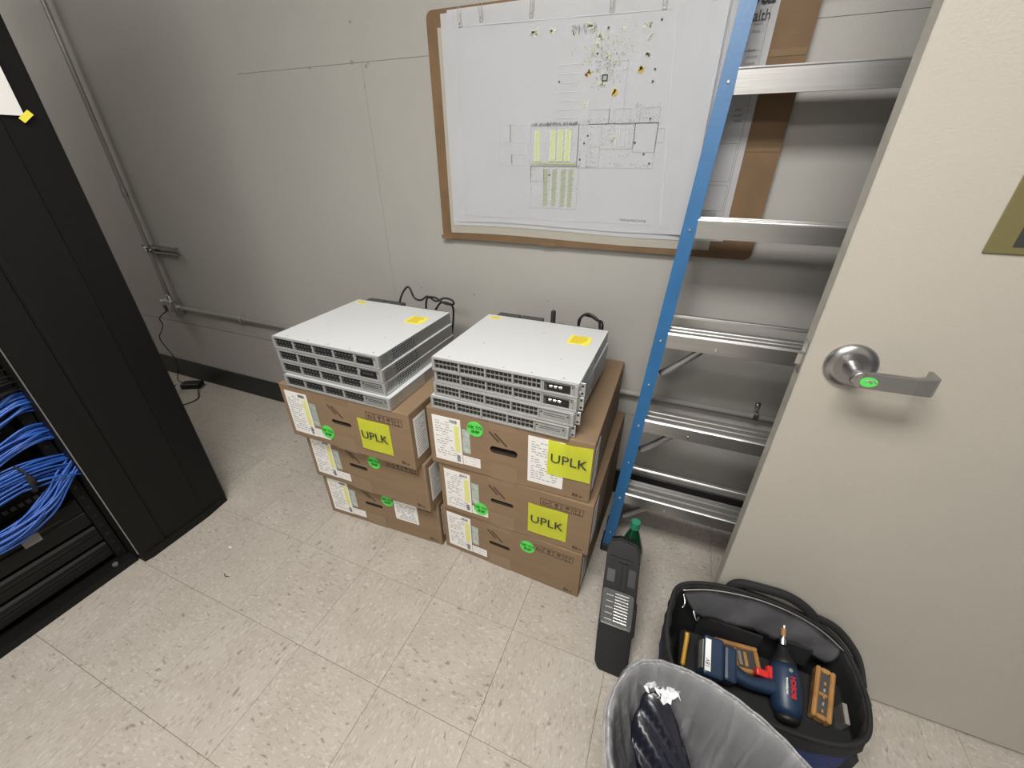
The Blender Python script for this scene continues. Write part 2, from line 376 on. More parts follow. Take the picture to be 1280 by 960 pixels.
# ------------------------------------------------------------------ conduit, junction box, strut
cd = thing('vertical_conduit', 'thin grey conduit running up the wall beside the black rack', 'conduit', (-1.985, WY, .59))
tubeo('pipe', 'paintpipe', cd, [(0, -.03, 0), (0, -.03, 1.0), (-.01, -.03, 2.15)], .0115, 12, k=3)
cylo('coupling', 'steelbox', cd, (-.002, -.03, .58), (-.002, -.03, .63), .0145, n=14)
cylo('connector', 'silver', cd, (0, -.03, -.005), (0, -.03, .028), .0165, n=14)
st = thing('strut_channel', 'short galvanised strut channel bracket crossing the vertical conduit', 'bracket', (-2.045, WY-.004, .872))
boxes('channel', 'steelbox', st, [(0, .29, -.004, 0, 0, .041), (0, .29, -.024, 0, 0, .003), (0, .29, -.024, 0, .038, .041), (0, .29, -.024, -.021, .0, .011), (0, .29, -.024, -.021, .030, .041)])
box('pipe_clamp', 'silver', st, .043, .077, -.042, -.024, .004, .037, bev=.004)
cylo('clamp_screw', 'silver', st, (.088, -.036, .02), (.088, -.022, .02), .005, n=8)
jb = thing('junction_box', 'galvanised junction box at the foot of the vertical conduit', 'junction box', (-1.985, WY-.004, .495))
box('box_body', 'steelbox', jb, -.055, .055, -.048, 0, 0, .098, bev=.004)
box('cover', 'steelbox', jb, -.057, .057, -.054, -.048, -.002, .10, bev=.003)
for x in (-.022, .022): box('outlet_face', 'black' if x < 0 else 'steelbox', jb, x-.014, x+.014, -.057, -.053, .03, .068, bev=.002)
for x in (-.045, .045): cylo('cover_screw', 'silver', jb, (x, -.054, .09), (x, -.058, .09), .004, n=8)
pc = thing('horizontal_conduit', 'long grey conduit running low along the wall behind carton stacks and ladder', 'conduit', (-1.93, WY-.003, .547))
cylo('pipe', 'paintpipe', pc, (0, -.022, 0), (4.05, -.022, -.004), .0115, n=12, smooth=True)
cylo('connector', 'silver', pc, (-.004, -.022, 0), (.028, -.022, 0), .0165, n=14)
for x in (.55, 1.55, 2.55, 3.18):
    c_ = box('strap', 'silver', pc, x-.009, x+.009, -.037, 0, -.014, .016, bev=.003)
    box('strap_tab', 'silver', c_, x-.009, x+.009, -.004, 0, .014, .045)
    cylo('strap_screw', 'steelbox', c_, (x, -.009, .033), (x, -.003, .033), .005, n=8)
ac = thing('power_adapter', 'black power adapter with thin cord on the floor by the rack', 'adapter', (-2.0, .985, 0))
box('brick', 'black', ac, -.07, .05, -.035, .03, .001, .035, bev=.006, seg=2, rot=Matrix.Rotation(.5, 3, 'Z'))
tubeo('cord', 'cableblack', ac, [(-.005, .038, .53), (-.005, -.02, .50), (-.05, .0, .44), (-.19, .045, .36), (-.25, .045, .29), (-.18, .045, .17), (-.14, .02, .10), (-.16, .0, .03), (-.10, -.01, .02), (-.06, 0, .02)], .0032, 6)
tubeo('output_cord', 'cableblack', ac, [(.04, 0, .02), (.10, -.04, .01), (.18, -.10, .004), (.16, -.19, .004), (.06, -.20, .004), (.0, -.15, .02), (-.03, -.09, .05), (-.08, -.06, .03)], .0032, 6)

# ------------------------------------------------------------------ rack with cable manager
rk = thing('server_rack', 'tall black equipment rack with side cable manager cover', 'rack', (-.80, 0, 0))
prof = [(-.10, 0), (-.004, 0), (0, .003), (0, .088), (-.0045, .092), (-.0045, .098), (0, .102), (.0, .243), (-.004, .247), (-.010, .345), (-.016, .352), (-.10, .352)]
bm = bmesh.new(); prism(bm, prof, .035, 2.12, 'z'); obj('cable_manager_cover', bm, 'rack', rk)
bm = bmesh.new(); prism(bm, [(-.10, .004), (-.002, .004), (.006, .030), (.004, .25), (-.012, .348), (-.10, .348)], .0, .034, 'z'); obj('plinth', bm, 'rack', rk)
tag(box('cover_edge', 'rackedge', rk, -.0015, .0012, -.0025, .0005, .05, 2.1), 'grey metal edge, coloured as if lit')  # lit look of the cover edge put into a light grey strip
box('manager_body', 'rack', rk, -.95, -.10, .02, .345, .03, 2.12)
box('base_panel', 'rack', rk, -.30, -.035, -.62, .0, 0, .028)
cylo('anchor_bolt', 'steelbox', rk, (-.055, -.055, .028), (-.055, -.055, .036), .009, n=6)
for y0, y1 in ((-.034, -.006), (-.578, -.55)):
    pst = boxes('post', 'rack', rk, [(-.115, -.075, y0, y1, .028, 2.1), (-.115, -.07, y0 if y0 < -.3 else y1-.004, (y0+.004) if y0 < -.3 else y1, .028, 2.1)])
    for q in range(46):
        zz = .06+q*.0445
        box('rail_hole', 'port', pst, -.0752, -.0745, (y0+y1)/2-.005, (y0+y1)/2+.005, zz, zz+.01)
for y0, y1 in ((-.034, -.006), (-.578, -.55)): box('rear_post', 'rack', rk, -.90, -.86, y0, y1, .0, 2.1)
box('rear_panel', 'rack', rk, -.95, -.93, -.58, .345, .03, 2.12)
box('top_panel', 'rack', rk, -.95, -.02, -.62, .352, 2.12, 2.14)
box('side_panel', 'rack', rk, -.95, -.10, -.60, -.585, .0, 2.12)
# UPS units
def ups(z0, z1, label, sticker=False):
    t = thing('rack_power_unit', label, 'power unit', (-.885, -.29, z0)); h = z1-z0
    box('chassis', 'rack', t, -.60, -.012, -.245, .245, .002, h-.002)
    bm = bmesh.new(); prism(bm, [(-.012, .0), (.002, .0), (.010, .008), (.010, h*.46), (.004, h*.5), (.010, h*.54), (.010, h-.010), (.002, h-.002), (-.012, h-.002)], -.252, .252, 'y')
    obj('bezel', bm, 'rack', t)
    box('vent_slot', 'port', t, .0095, .0106, -.20, .20, h*.62, h*.66)
    if sticker: tag(box('sticker', 'greysticker', t, .0102, .0112, .095, .138, h*.42, h*.68), 'small grey sticker')
def ups2(z0, z1, label, sticker=False): ups(z0, z1, label, sticker)
ups2(.215, .342, 'black rack power unit with a small grey sticker, just below the blue cables', True)
ups2(.135, .208, 'plain black rack power unit, middle of the three below the blue cables')
ups2(.055, .128, 'plain black rack power unit, lowest in the rack near the floor')
pp = thing('patch_panel', 'black patch panel behind the blue cables in the rack', 'patch panel', (-.885, -.29, .36))
box('plate', 'rack', pp, -.06, -.045, -.245, .245, 0, .60)
for r in range(9):
    bm = bmesh.new()
    for q in range(24):
        yy = -.215+q*.0185; bx(bm, -.045, -.038, yy-.006, yy+.006, .02+r*.062, .034+r*.062)
    tag(obj('jack_row', bm, 'portdark', pp), kind='stuff')
# blue cables
def bundle(P, n, spread, group, label, m='cableblue', r=.0031, vs_=1.0):
    for q in range(n):
        a = random.uniform(0, 6.28); s = spread*math.sqrt(random.random()); ph = random.uniform(-1, 1)
        pts = []
        for i, p in enumerate(P):
            s2 = s*(1+.25*math.sin(i*1.3+ph*3)); aa = a+.35*i*ph
            pts.append((p[0]+.55*s2*math.cos(aa)+random.uniform(-.003, .003), p[1]+random.uniform(-.004, .004), p[2]+vs_*s2*math.sin(aa)+random.uniform(-.003, .003)))
        tubeo(label[0], m, None, pts, r, 6, k=7)
        tag(C.objects[-1], label[1], 'cable', group)
X = -.86
bundle([(X, -.52, .56), (X, -.36, .60), (X, -.176, .664), (X, -.056, .712), (X, -.007, .722), (X-.02, .035, .69), (X-.05, .09, .62)], 20, .034, 'blue cables in the upper bundle', ('network_cable', 'blue network cable in the upper bundle beside the rack cover'))
bundle([(X, -.52, .44), (X, -.36, .50), (X, -.224, .553), (X, -.106, .60), (X, -.022, .612), (X-.02, .040, .57), (X-.05, .10, .50)], 22, .036, 'blue cables in the second bundle', ('network_cable', 'blue network cable in the second bundle from the top'))
bundle([(X+.01, -.52, .44), (X+.01, -.36, .47), (X+.01, -.253, .49), (X+.01, -.144, .510), (X+.01, -.063, .505), (X-.01, .030, .465), (X-.05, .10, .40)], 30, .040, 'blue cables strapped in the middle bundle', ('network_cable', 'blue network cable passing through the black strap'))
bundle([(X-.03, .08, .54), (X+.005, .022, .485), (X+.012, -.04, .440), (X+.014, -.095, .395), (X+.014, -.164, .365), (X+.012, -.24, .352), (X, -.36, .36), (X, -.52, .40)], 28, .036, 'blue cables drooping over the power unit', ('network_cable', 'blue network cable drooping in the lowest bundle over the power unit'))
tag(tubeo('network_cable', 'cableblue', None, [(X+.03, -.12, .492), (X+.045, -.05, .476), (X+.03, .0, .440), (X-.01, .05, .40)], .0031), 'single blue cable arching below the strapped bundle to the cover edge', 'cable')
bundle([(X-.01, -.50, .70), (X-.01, -.30, .74), (X-.01, -.12, .79), (X-.01, -.03, .815), (X-.02, .02, .80), (X-.03, .05, .74)], 16, .060, 'black cables above the blue ones', ('power_cable', 'black cable above the blue cables in the rack'), 'cableblack', .0035)
sb = bmesh.new(); tube(sb, [Vector((X+.01, -.108+.006*math.sin(a), .498+.044*math.cos(a)))+Vector((.030*math.sin(a), 0, 0)) for a in [2*math.pi*i/20 for i in range(20)]], .004, 6, True, flat=(.002, .010))
tag(obj('cable_strap', sb, 'cloth', None, True), 'black hook-and-loop strap around the middle blue cable bundle', 'cable strap')
# paper on the cover
pg = thing('taped_paper', 'white sheet of paper taped to the top of the black rack cover', 'paper', (-.799, .087, 1.462))
box('sheet', 'white', pg, 0, .001, 0, .207, 0, .29)
box('tape_strip', 'yellow', pg, .001, .0016, .193, .226, -.008, .006, rot=Matrix.Rotation(math.radians(38), 3, 'X'))

# ------------------------------------------------------------------ brown board with plans
BX0, BX1, BZ0, BZ1 = .008, 1.095, 1.083, 1.765
BY = 1.050
bd = thing('pin_board', 'brown pin board hung on the grey wall behind the ladder', 'board', (0, 0, 0))
bm = bmesh.new()
N_ = 6; rr = .022; pts = []
for cx_, cz_, a0 in ((BX1-rr, BZ1-rr, 0), (BX0+rr, BZ1-rr, 90), (BX0+rr, BZ0+rr, 180), (BX1-rr, BZ0+rr, 270)):
    for k in range(N_+1):
        a = math.radians(a0+90*k/N_); pts.append((cx_+rr*math.cos(a), cz_+rr*math.sin(a)))
prism(bm, pts, BY, WY-.006, 'y'); obj('board', bm, 'cork', bd)
for x0, x1, z0, z1 in ((.002, .045, BZ0-.003, BZ0+.012), (.42, .47, BZ0-.002, BZ0+.010), (1.012, 1.092, 1.585, 1.60), (1.012, 1.094, 1.375, 1.385)):
    box('tape_piece', 'boardtape', bd, x0, x1, BY-.0012, BY-.0002, z0, z1)
def sheet(name, x0, x1, z0, z1, y, m, label, wav=.0015, bow=0):
    t = thing(name, label, 'plan', (0, 0, 0))
    bm = bmesh.new(); nx, nz = 16, 10
    G = [[bm.verts.new((x0+(x1-x0)*i/nx, y-wav*(1+math.sin(i*1.1+j*.7))-bow*(max(0, (i/nx-.85))/.15)**2, z0+(z1-z0)*j/nz+.004*math.sin(i*.4)*(j == 0))) for j in range(nz+1)] for i in range(nx+1)]
    for i in range(nx):
        for j in range(nz): bm.faces.new((G[i][j], G[i+1][j], G[i+1][j+1], G[i][j+1]))
    bmesh.ops.solidify(bm, geom=bm.faces[:], thickness=.0004)
    obj('sheet', bm, m, t)
    return t
sheet('plan_sheet', .047, .972, 1.105, 1.720, BY-.0008, 'cream', 'cream backing sheet, rearmost on the brown board', .0004)
sB = sheet('plan_sheet', .062, 1.007, 1.133, 1.752, BY-.0030, 'paper', 'white plan sheet with a title block showing right of the ladder rail', .0004)
sA = sheet('plan_sheet', .088, .895, 1.148, 1.758, BY-.0060, 'paper', 'front white floor plan sheet with green and orange markings', .0006, .010)
PY = BY-.0082
def strokes(parent, name, m, lst, y=PY, w=.0016):
    bm = bmesh.new()
    for a in lst:
        (x0, z0, x1, z1), ww = a[:4], (a[4] if len(a) > 4 else w)
        d = Vector((x1-x0, 0, z1-z0)); L_ = d.length or 1e-4; nrm = Vector((-d.z, 0, d.x))/L_*ww/2
        p, q = Vector((x0, y, z0)), Vector((x1, y, z1))
        bm.faces.new([bm.verts.new(c) for c in (p-nrm, q-nrm, q+nrm, p+nrm)])
    return tag(obj(name, bm, m, parent), kind='stuff')
def rect(x0, z0, x1, z1): return [(x0, z0, x1, z0), (x1, z0, x1, z1), (x1, z1, x0, z1), (x0, z1, x0, z0)]
R = random.uniform
thin = []
thin += [(.119, 1.172, .113, 1.752), (.119, 1.172, .885, 1.172), (.77, 1.69, .815, 1.172), (.13, 1.715, .76, 1.700)]
thin += rect(.26, 1.405, .30, 1.455)+rect(.300, 1.405, .352, 1.455)+rect(.258, 1.340, .305, 1.398)+rect(.305, 1.340, .352, 1.37)
plan = rect(.371, 1.336, .530, 1.450)+rect(.374, 1.208, .538, 1.336)+rect(.530, 1.332, .765, 1.450)+rect(.60, 1.385, .70, 1.450)
plan += rect(.70, 1.375, .765, 1.45)+rect(.638, 1.449, .683, 1.487)+rect(.56, 1.335, .60, 1.39)+rect(.71, 1.45, .765, 1.487)+rect(.62, 1.45, .66, 1.60)+rect(.765, 1.40, .785, 1.435)
plan += rect(.374, 1.29, .42, 1.335)+rect(.42, 1.335, .44, 1.25)+rect(.56, 1.487, .62, 1.45)
for k in range(7): thin.append((.455, 1.60-k*.022, .525, 1.60-k*.022))
for k in range(6): thin.append((.64+k*.008, 1.39, .64+k*.008, 1.44))
strokes(sA, 'plan_outline', 'inklight', thin, w=.0016)
strokes(sA, 'plan_walls', 'inkmid', plan, w=.0013)
dense = []
for k in range(110): x = R(.372, .53); dense.append((x, 1.450+R(-.003, .006), x+R(.001, .004), 1.453+R(-.003, .006), .0018))
for k in range(330):
    x, z = random.choice([(R(.535, .765), R(1.333, 1.35)), (R(.535, .70), R(1.44, 1.465)), (R(.69, .765), R(1.45, 1.50)), (R(.535, .58), R(1.35, 1.46)), (R(.60, .70), R(1.36, 1.44)), (R(.375, .54), R(1.205, 1.33))])
    dense.append((x, z, x+R(-.003, .003), z+R(-.003, .003), R(.0008, .002)))
for k in range(120):
    x, z = .595+random.gauss(0, .035), 1.60+random.gauss(0, .025); dense.append((x, z, x+R(-.005, .005), z+R(-.006, .006), R(.0008, .0022)))
for k in range(40): x = R(.49, .56); dense.append((x, R(1.665, 1.69), x+.003, R(1.665, 1.69), .0012))
strokes(sA, 'plan_symbols', 'ink', dense)
gr = []
for x, cnt in ((.395, 0), (.418, 1), (.447, 2), (.472, 3), (.497, 4), (.512, 5)):
    if cnt in (0, 2, 3, 4):
        for k in range(26): gr.append((x-.008+R(-.002, .002), 1.350+k*.0034, x+.008+R(-.002, .002), 1.3525+k*.0034, .0022))
for k in range(50): gr.append((.378+k*.003, 1.340+R(0, .004), .381+k*.003, 1.343+R(0, .004), .003))
for x in (.43, .46, .49, .515):
    for k in range(30): z = 1.215+k*.0038; gr.append((x-.010, z, x+.009*R(.3, 1), z+.003, .0013))
for k in range(80):
    x, z = .595+random.gauss(0, .04), 1.61+random.gauss(0, .035); gr.append((x, z, x+R(-.008, .008), z+R(-.008, .008), .0016))
strokes(sA, 'green_marks', 'inkgreen', gr, PY-.0003)
pale = []
for x, z in ((.372, 1.68), (.383, 1.683), (.432, 1.681), (.50, 1.672), (.545, 1.683), (.575, 1.66), (.64, 1.672), (.70, 1.672), (.71, 1.648), (.71, 1.61), (.545, 1.50), (.59, 1.55), (.64, 1.41), (.60, 1.615), (.57, 1.64)):
    for k in range(8): pale.append((x+R(-.011, .011), z+R(-.009, .009), x+R(-.011, .011), z+R(-.009, .009), .0028))
for x in (.395, .447, .472, .497): pale.append((x, 1.350, x, 1.438, .019))
strokes(sA, 'pale_green_marks', 'inkpale', pale, PY-.0001)
org = []
for x, z in ((.546, 1.577), (.698, 1.577), (.629, 1.528)):
    for k in range(9): org.append((x+R(-.009, .009), z+R(-.009, .009), x+R(-.009, .009), z+R(-.009, .009), .004))
strokes(sA, 'orange_marks', 'inkorange', org, PY-.0004)
dk = rect(.590, 1.556, .604, 1.570)
for x, z in ((.86, 1.68), (.862, 1.705), (.735, 1.68), (.595, 1.675), (.735, 1.575), (.733, 1.548), (.705, 1.40), (.735, 1.37), (.54, 1.355), (.55, 1.40), (.56, 1.42), (.44, 1.31), (.57, 1.62), (.46, 1.56), (.74, 1.46), (.755, 1.345)): dk.append((x-.0025, z, x+.0025, z, .005))
for k in range(34): x = .688+k*.0024; dk.append((x, 1.182+R(-.004, .004), x+.0022, 1.183+R(-.004, .004), .0009))
strokes(sA, 'dark_marks', 'inkdark', dk, PY-.0005, w=.003)
# title block on the sheet behind
PB = BY-.0046
tbk = rect(.900, 1.145, .990, 1.735)+rect(.915, 1.300, .985, 1.395)+rect(.915, 1.22, .985, 1.29)
strokes(sB, 'title_block_lines', 'ink', tbk+[(.92, 1.60, .988, 1.60), (.92, 1.545, .985, 1.545)], PB, .001)
tl = []
for k in range(18): z = 1.160+k*.0036; tl.append((.912, z, R(.95, .982), z, .0014))
for z in (1.662, 1.655, 1.640, 1.602, 1.589, 1.575, 1.475, 1.462, 1.449): tl += [(R(.915, .925), z, R(.94, .95), z, .004), (R(.955, .965), z-.001, R(.975, .985), z-.001, .004)]
strokes(sB, 'title_block_text', 'ink', tl, PB)
text('Health', .031, 'inkdark', sB, (.993, PB-.0004, 1.668), FR, align='RIGHT', sx=.85)
text('ota', .050, 'inkdark', sB, (.996, PB-.0004, 1.706), FR, align='RIGHT', sx=.9, bold=.001)
# paper clips
CL = [(.132, 1.735, 'leftmost silver paper clip along the top edge of the plans'), (.205, 1.742, 'silver paper clip second from the left on the plans'), (.368, 1.738, 'silver paper clip third from the left on the plans'),
      (.600, 1.728, 'silver paper clip above the green plan markings, fourth from the left'), (.738, 1.722, 'silver paper clip fifth from the left on the plans'), (.860, 1.728, 'silver paper clip nearest the blue ladder rail')]
cp = bmesh.new()
tube(cp, spline([(-.005, 0, .012), (-.005, 0, -.014), (-.0025, 0, -.018), (.0025, 0, -.018), (.005, 0, -.014), (.005, 0, .018), (.002, 0, .023), (-.001, 0, .023), (-.0038, 0, .018), (-.0038, 0, -.008), (-.001, 0, -.011), (.002, 0, -.008), (.002, 0, .010)], 5), .0007, 5)
c0 = obj('paper_clip', cp, 'steelbox', None, True)
for i, (x, z, lb) in enumerate(CL):
    o = c0 if i == 0 else c0.copy()
    if i: C.objects.link(o)
    o.location = (x, PY-.0015-(.003 if x > .8 else 0), z); o.rotation_euler = (0, R(-.08, .08), 0); o.scale = (1.15, 1, 1.15); tag(o, lb, 'paper clip')

# ------------------------------------------------------------------ cartons
BW, BD, BH = .545, .56, .224
def lines(parent, name, m, lst, y):
    bm = bmesh.new()
    for x0, x1, z0, z1 in lst: bx(bm, x0, x1, y-.0004, y+.0002, z0, z1)
    return tag(obj(name, bm, m, parent), kind='stuff')
def labelpart(t, name, x0, x1, z0, z1, nl=12, yellow=False, y=-.0008):
    o = box(name, 'white', t, x0, x1, y-.0004, y+.0008, z0, z1)
    L_ = []
    wdt, hgt = x1-x0, z1-z0; yy = y-.0006
    for k in range(nl):
        z = z1-hgt*(.10+.84*k/nl); x = x0+wdt*.1
        while x < x0+wdt*(.62 if yellow and k < nl*.8 else .85):
            l_ = R(.004, .016); 
            if random.random() < .75: L_.append((x, min(x+l_, x1-.006), z-hgt*.012-.0006, z))
            x += l_+.004
    lines(o, 'label_text', 'ink', L_, yy)
    if yellow:
        lines(o, 'yellow_band', 'labelyellow', [(x0+wdt*.76, x0+wdt*.94, z0+hgt*.27, z0+hgt*.86)], yy)
        lines(o, 'barcode', 'inkdark', [(x0+wdt*.62+k*.0032, x0+wdt*.62+k*.0032+R(.0008, .0022), z1-hgt*.10, z1-hgt*.035) for k in range(9)]+[(x0+wdt*.8, x0+wdt*.92, z0+hgt*.05+k*.004, z0+hgt*.05+k*.004+.002) for k in range(7)], yy)
    return o
def carton(x, y, z, rz, label, holes='slit', dot=None, note=None, inv=None, icons=True, dx=0, hx=.24, sideleft=True):
    t = thing('cardboard_carton', label, 'carton', (x, y, z), rz)
    bm = bmesh.new(); bx(bm, 0, BW, 0, BD, 0.0005, BH-.0005, bev=.0035, seg=2)
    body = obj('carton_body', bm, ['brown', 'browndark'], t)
    # handle hole, its walls coloured dark as if shaded
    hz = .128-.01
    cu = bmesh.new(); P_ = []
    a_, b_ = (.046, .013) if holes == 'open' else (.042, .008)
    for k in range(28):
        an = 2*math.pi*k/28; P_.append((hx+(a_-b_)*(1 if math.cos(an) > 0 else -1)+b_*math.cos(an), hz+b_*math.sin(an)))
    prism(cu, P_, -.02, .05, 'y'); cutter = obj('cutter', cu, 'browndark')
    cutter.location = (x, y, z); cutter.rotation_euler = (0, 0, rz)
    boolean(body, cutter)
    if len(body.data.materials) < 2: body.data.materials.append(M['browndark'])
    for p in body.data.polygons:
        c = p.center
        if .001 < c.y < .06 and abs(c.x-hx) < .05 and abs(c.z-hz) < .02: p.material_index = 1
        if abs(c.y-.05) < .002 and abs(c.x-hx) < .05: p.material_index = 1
    if holes != 'open':
        bm = bmesh.new(); prism(bm, [(a, b) for a, b in P_], -.0018, .0012, 'y')
        bmesh.ops.rotate(bm, verts=bm.verts, cent=(hx, 0, hz+.006), matrix=Matrix.Rotation(math.radians(28 if holes == 'slit' else 42), 3, 'X'))
        obj('handle_flap', bm, 'brown', t).location = (0, .006, .004)
    # top and bottom flap seam, tape
    bm = bmesh.new()
    bx(bm, hx-.045, hx+.045, -.0006, .0004, .0, .062); bx(bm, hx-.045, hx+.045, -.0006, .0004, BH-.030, BH)
    bx(bm, hx-.045, hx+.045, .0, BD, BH-.0007, BH+.0004)
    bx(bm, hx-.045, hx+.045, BD-.0004, BD+.0006, BH-.06, BH)
    obj('packing_tape', bm, 'tape', t)
    box('flap_seam', 'browndark', t, hx-.001, hx+.001, .02, BD-.02, BH+.0003, BH+.0008)
    labelpart(t, 'shipping_label', .020, .122, .024, .200, 15, True)
    o = box('security_strip', 'holo', t, .126, .153, -.0012, 0, .075, .168)
    labelpart(t, 'address_label', .124, .186, .026, .062, 3)
    # printed arrow, icons, logo
    pr = []
    bm = bmesh.new()
    for off, ln in ((-.002, .046), (.020, .058)):
        bx(bm, hx-.032+off, hx-.026+off, -.0009, -.0003, .190-ln, .190, rot=Matrix.Rotation(math.radians(-45), 3, 'Y'))
    obj('printed_arrow', bm, 'print', t)
    if icons:
        bm = bmesh.new(); ix = .375-dx*0
        def q(a, b, c, d): bx(bm, ix+a, ix+b, -.0009, -.0003, .168+c, .168+d)
        for k in range(4):
            X0 = k*.036
            q(X0, X0+.033, 0, .0018); q(X0, X0+.033, .0262, .028); q(X0, X0+.0018, 0, .028); q(X0+.0312, X0+.033, 0, .028)
        q(.008, .011, .006, .018); q(.012, .017, .006, .009); q(.012, .017, .014, .017); q(.020, .022, .006, .018); q(.022, .028, .010, .013)      # recycling style marks
        q(.048, .060, .014, .021); q(.051, .057, .010, .014); q(.0532, .0548, .005, .010); q(.049, .059, .004, .0055)                               # glass
        q(.084, .096, .015, .021); q(.081, .099, .0135, .0155); q(.0892, .0908, .005, .015); q(.086, .089, .004, .006)                              # umbrella
        for s in (.114, .126): q(s+.0015, s+.0035, .005, .019); q(s-.001, s+.006, .016, .0185); q(s+.000, s+.005, .0185, .0205)
        q(.113, .132, .003, .0045)
        obj('handling_symbols', bm, 'print', t)
    lines(t, 'corner_print', 'print', [(.492, .500, .016, .028), (.502, .508, .016, .026), (.512, .514, .016, .022), (.516, .519, .016, .024), (.521, .523, .016, .022)], -.0006)
    if inv: labelpart(t, 'packing_list', *inv, 16)
    if dot:
        dx_, dz_ = dot; yb = -.0016 if not inv else -.0022
        bm = bmesh.new(); cyl(bm, (dx_, yb-.0005, dz_), (dx_, .0002, dz_), .0275, n=32); d = obj('green_dot', bm, 'green', t)
        text('OK TO', .0155, 'greenink', d, (dx_, yb-.0009, dz_+.007), FR, 'dot_lettering', bold=.0006)
        text('SHIP', .0145, 'greenink', d, (dx_+.002, yb-.0009, dz_-.009), FR, 'dot_lettering', bold=.0007)
    if note:
        nx, nz, sz, top = note
        bm = bmesh.new(); G = []
        for i in range(7):
            for_ = []
            for j in range(7):
                b = .006*(j/6)**2*(1 if top else 0)*math.sin(i/6*3.1) + .0022+.0012*math.sin(i*.9)
                for_.append(bm.verts.new((nx+sz*1.02*i/6, -b-.0016, nz+sz*j/6)))
            G.append(for_)
        for i in range(6):
            for j in range(6): bm.faces.new((G[i][j], G[i+1][j], G[i+1][j+1], G[i][j+1]))
        bmesh.ops.solidify(bm, geom=bm.faces[:], thickness=.0003)
        nt_ = obj('sticky_note', bm, 'neon', t)
        tag(nt_, 'neon yellow square note reading UPLK')
        text('UPLK', sz*.36, 'inkdark', nt_, (nx+sz*.5, -.0078, nz+sz*.5), FR, 'note_lettering', sx=1.02)
    # labels on the right end
    o = box('end_label', 'white', t, BW-.0005, BW+.0008, .02, .085, .04, .195)
    bm = bmesh.new()
    for k in range(14): bx(bm, BW+.0006, BW+.0012, .026, R(.055, .078), .05+k*.010, .053+k*.010)
    obj('label_text', bm, 'ink', o)
    return t
SL = 'left carton stack'; SR = 'right carton stack'
carton(-.322, .482, 0, .045, 'bottom carton of the left stack, with a white packing list beside its green dot', 'slit', dot=(.312, .166), inv=(.342, .448, .080, .180))
carton(-.325, .464, BH, .0, 'middle carton of the left stack, with green dot but no yellow note', 'slit', dot=(.322, .166))
carton(-.335, .430, 2*BH, .0, 'top carton of the left stack, with yellow note below four printed symbols', 'slit', dot=(.182, .060), note=(.337, .040, .125, False), hx=.258)
carton(.235, .514, 0, -.037, 'bottom carton of the right stack, with green dot and printed symbols, no note', 'flap', dot=(.350, .168))
carton(.250, .503, BH, -.010, 'middle carton of the right stack, with yellow note under the printed symbols', 'flap', dot=(.158, .058), note=(.336, .034, .130, False))
carton(.232, .494, 2*BH, .016, 'top carton of the right stack, with open handle hole, packing list and yellow note', 'open', dot=(.173, .180), note=(.410, .081, .128, True), inv=(.348, .460, .030, .204), icons=False, hx=.268)
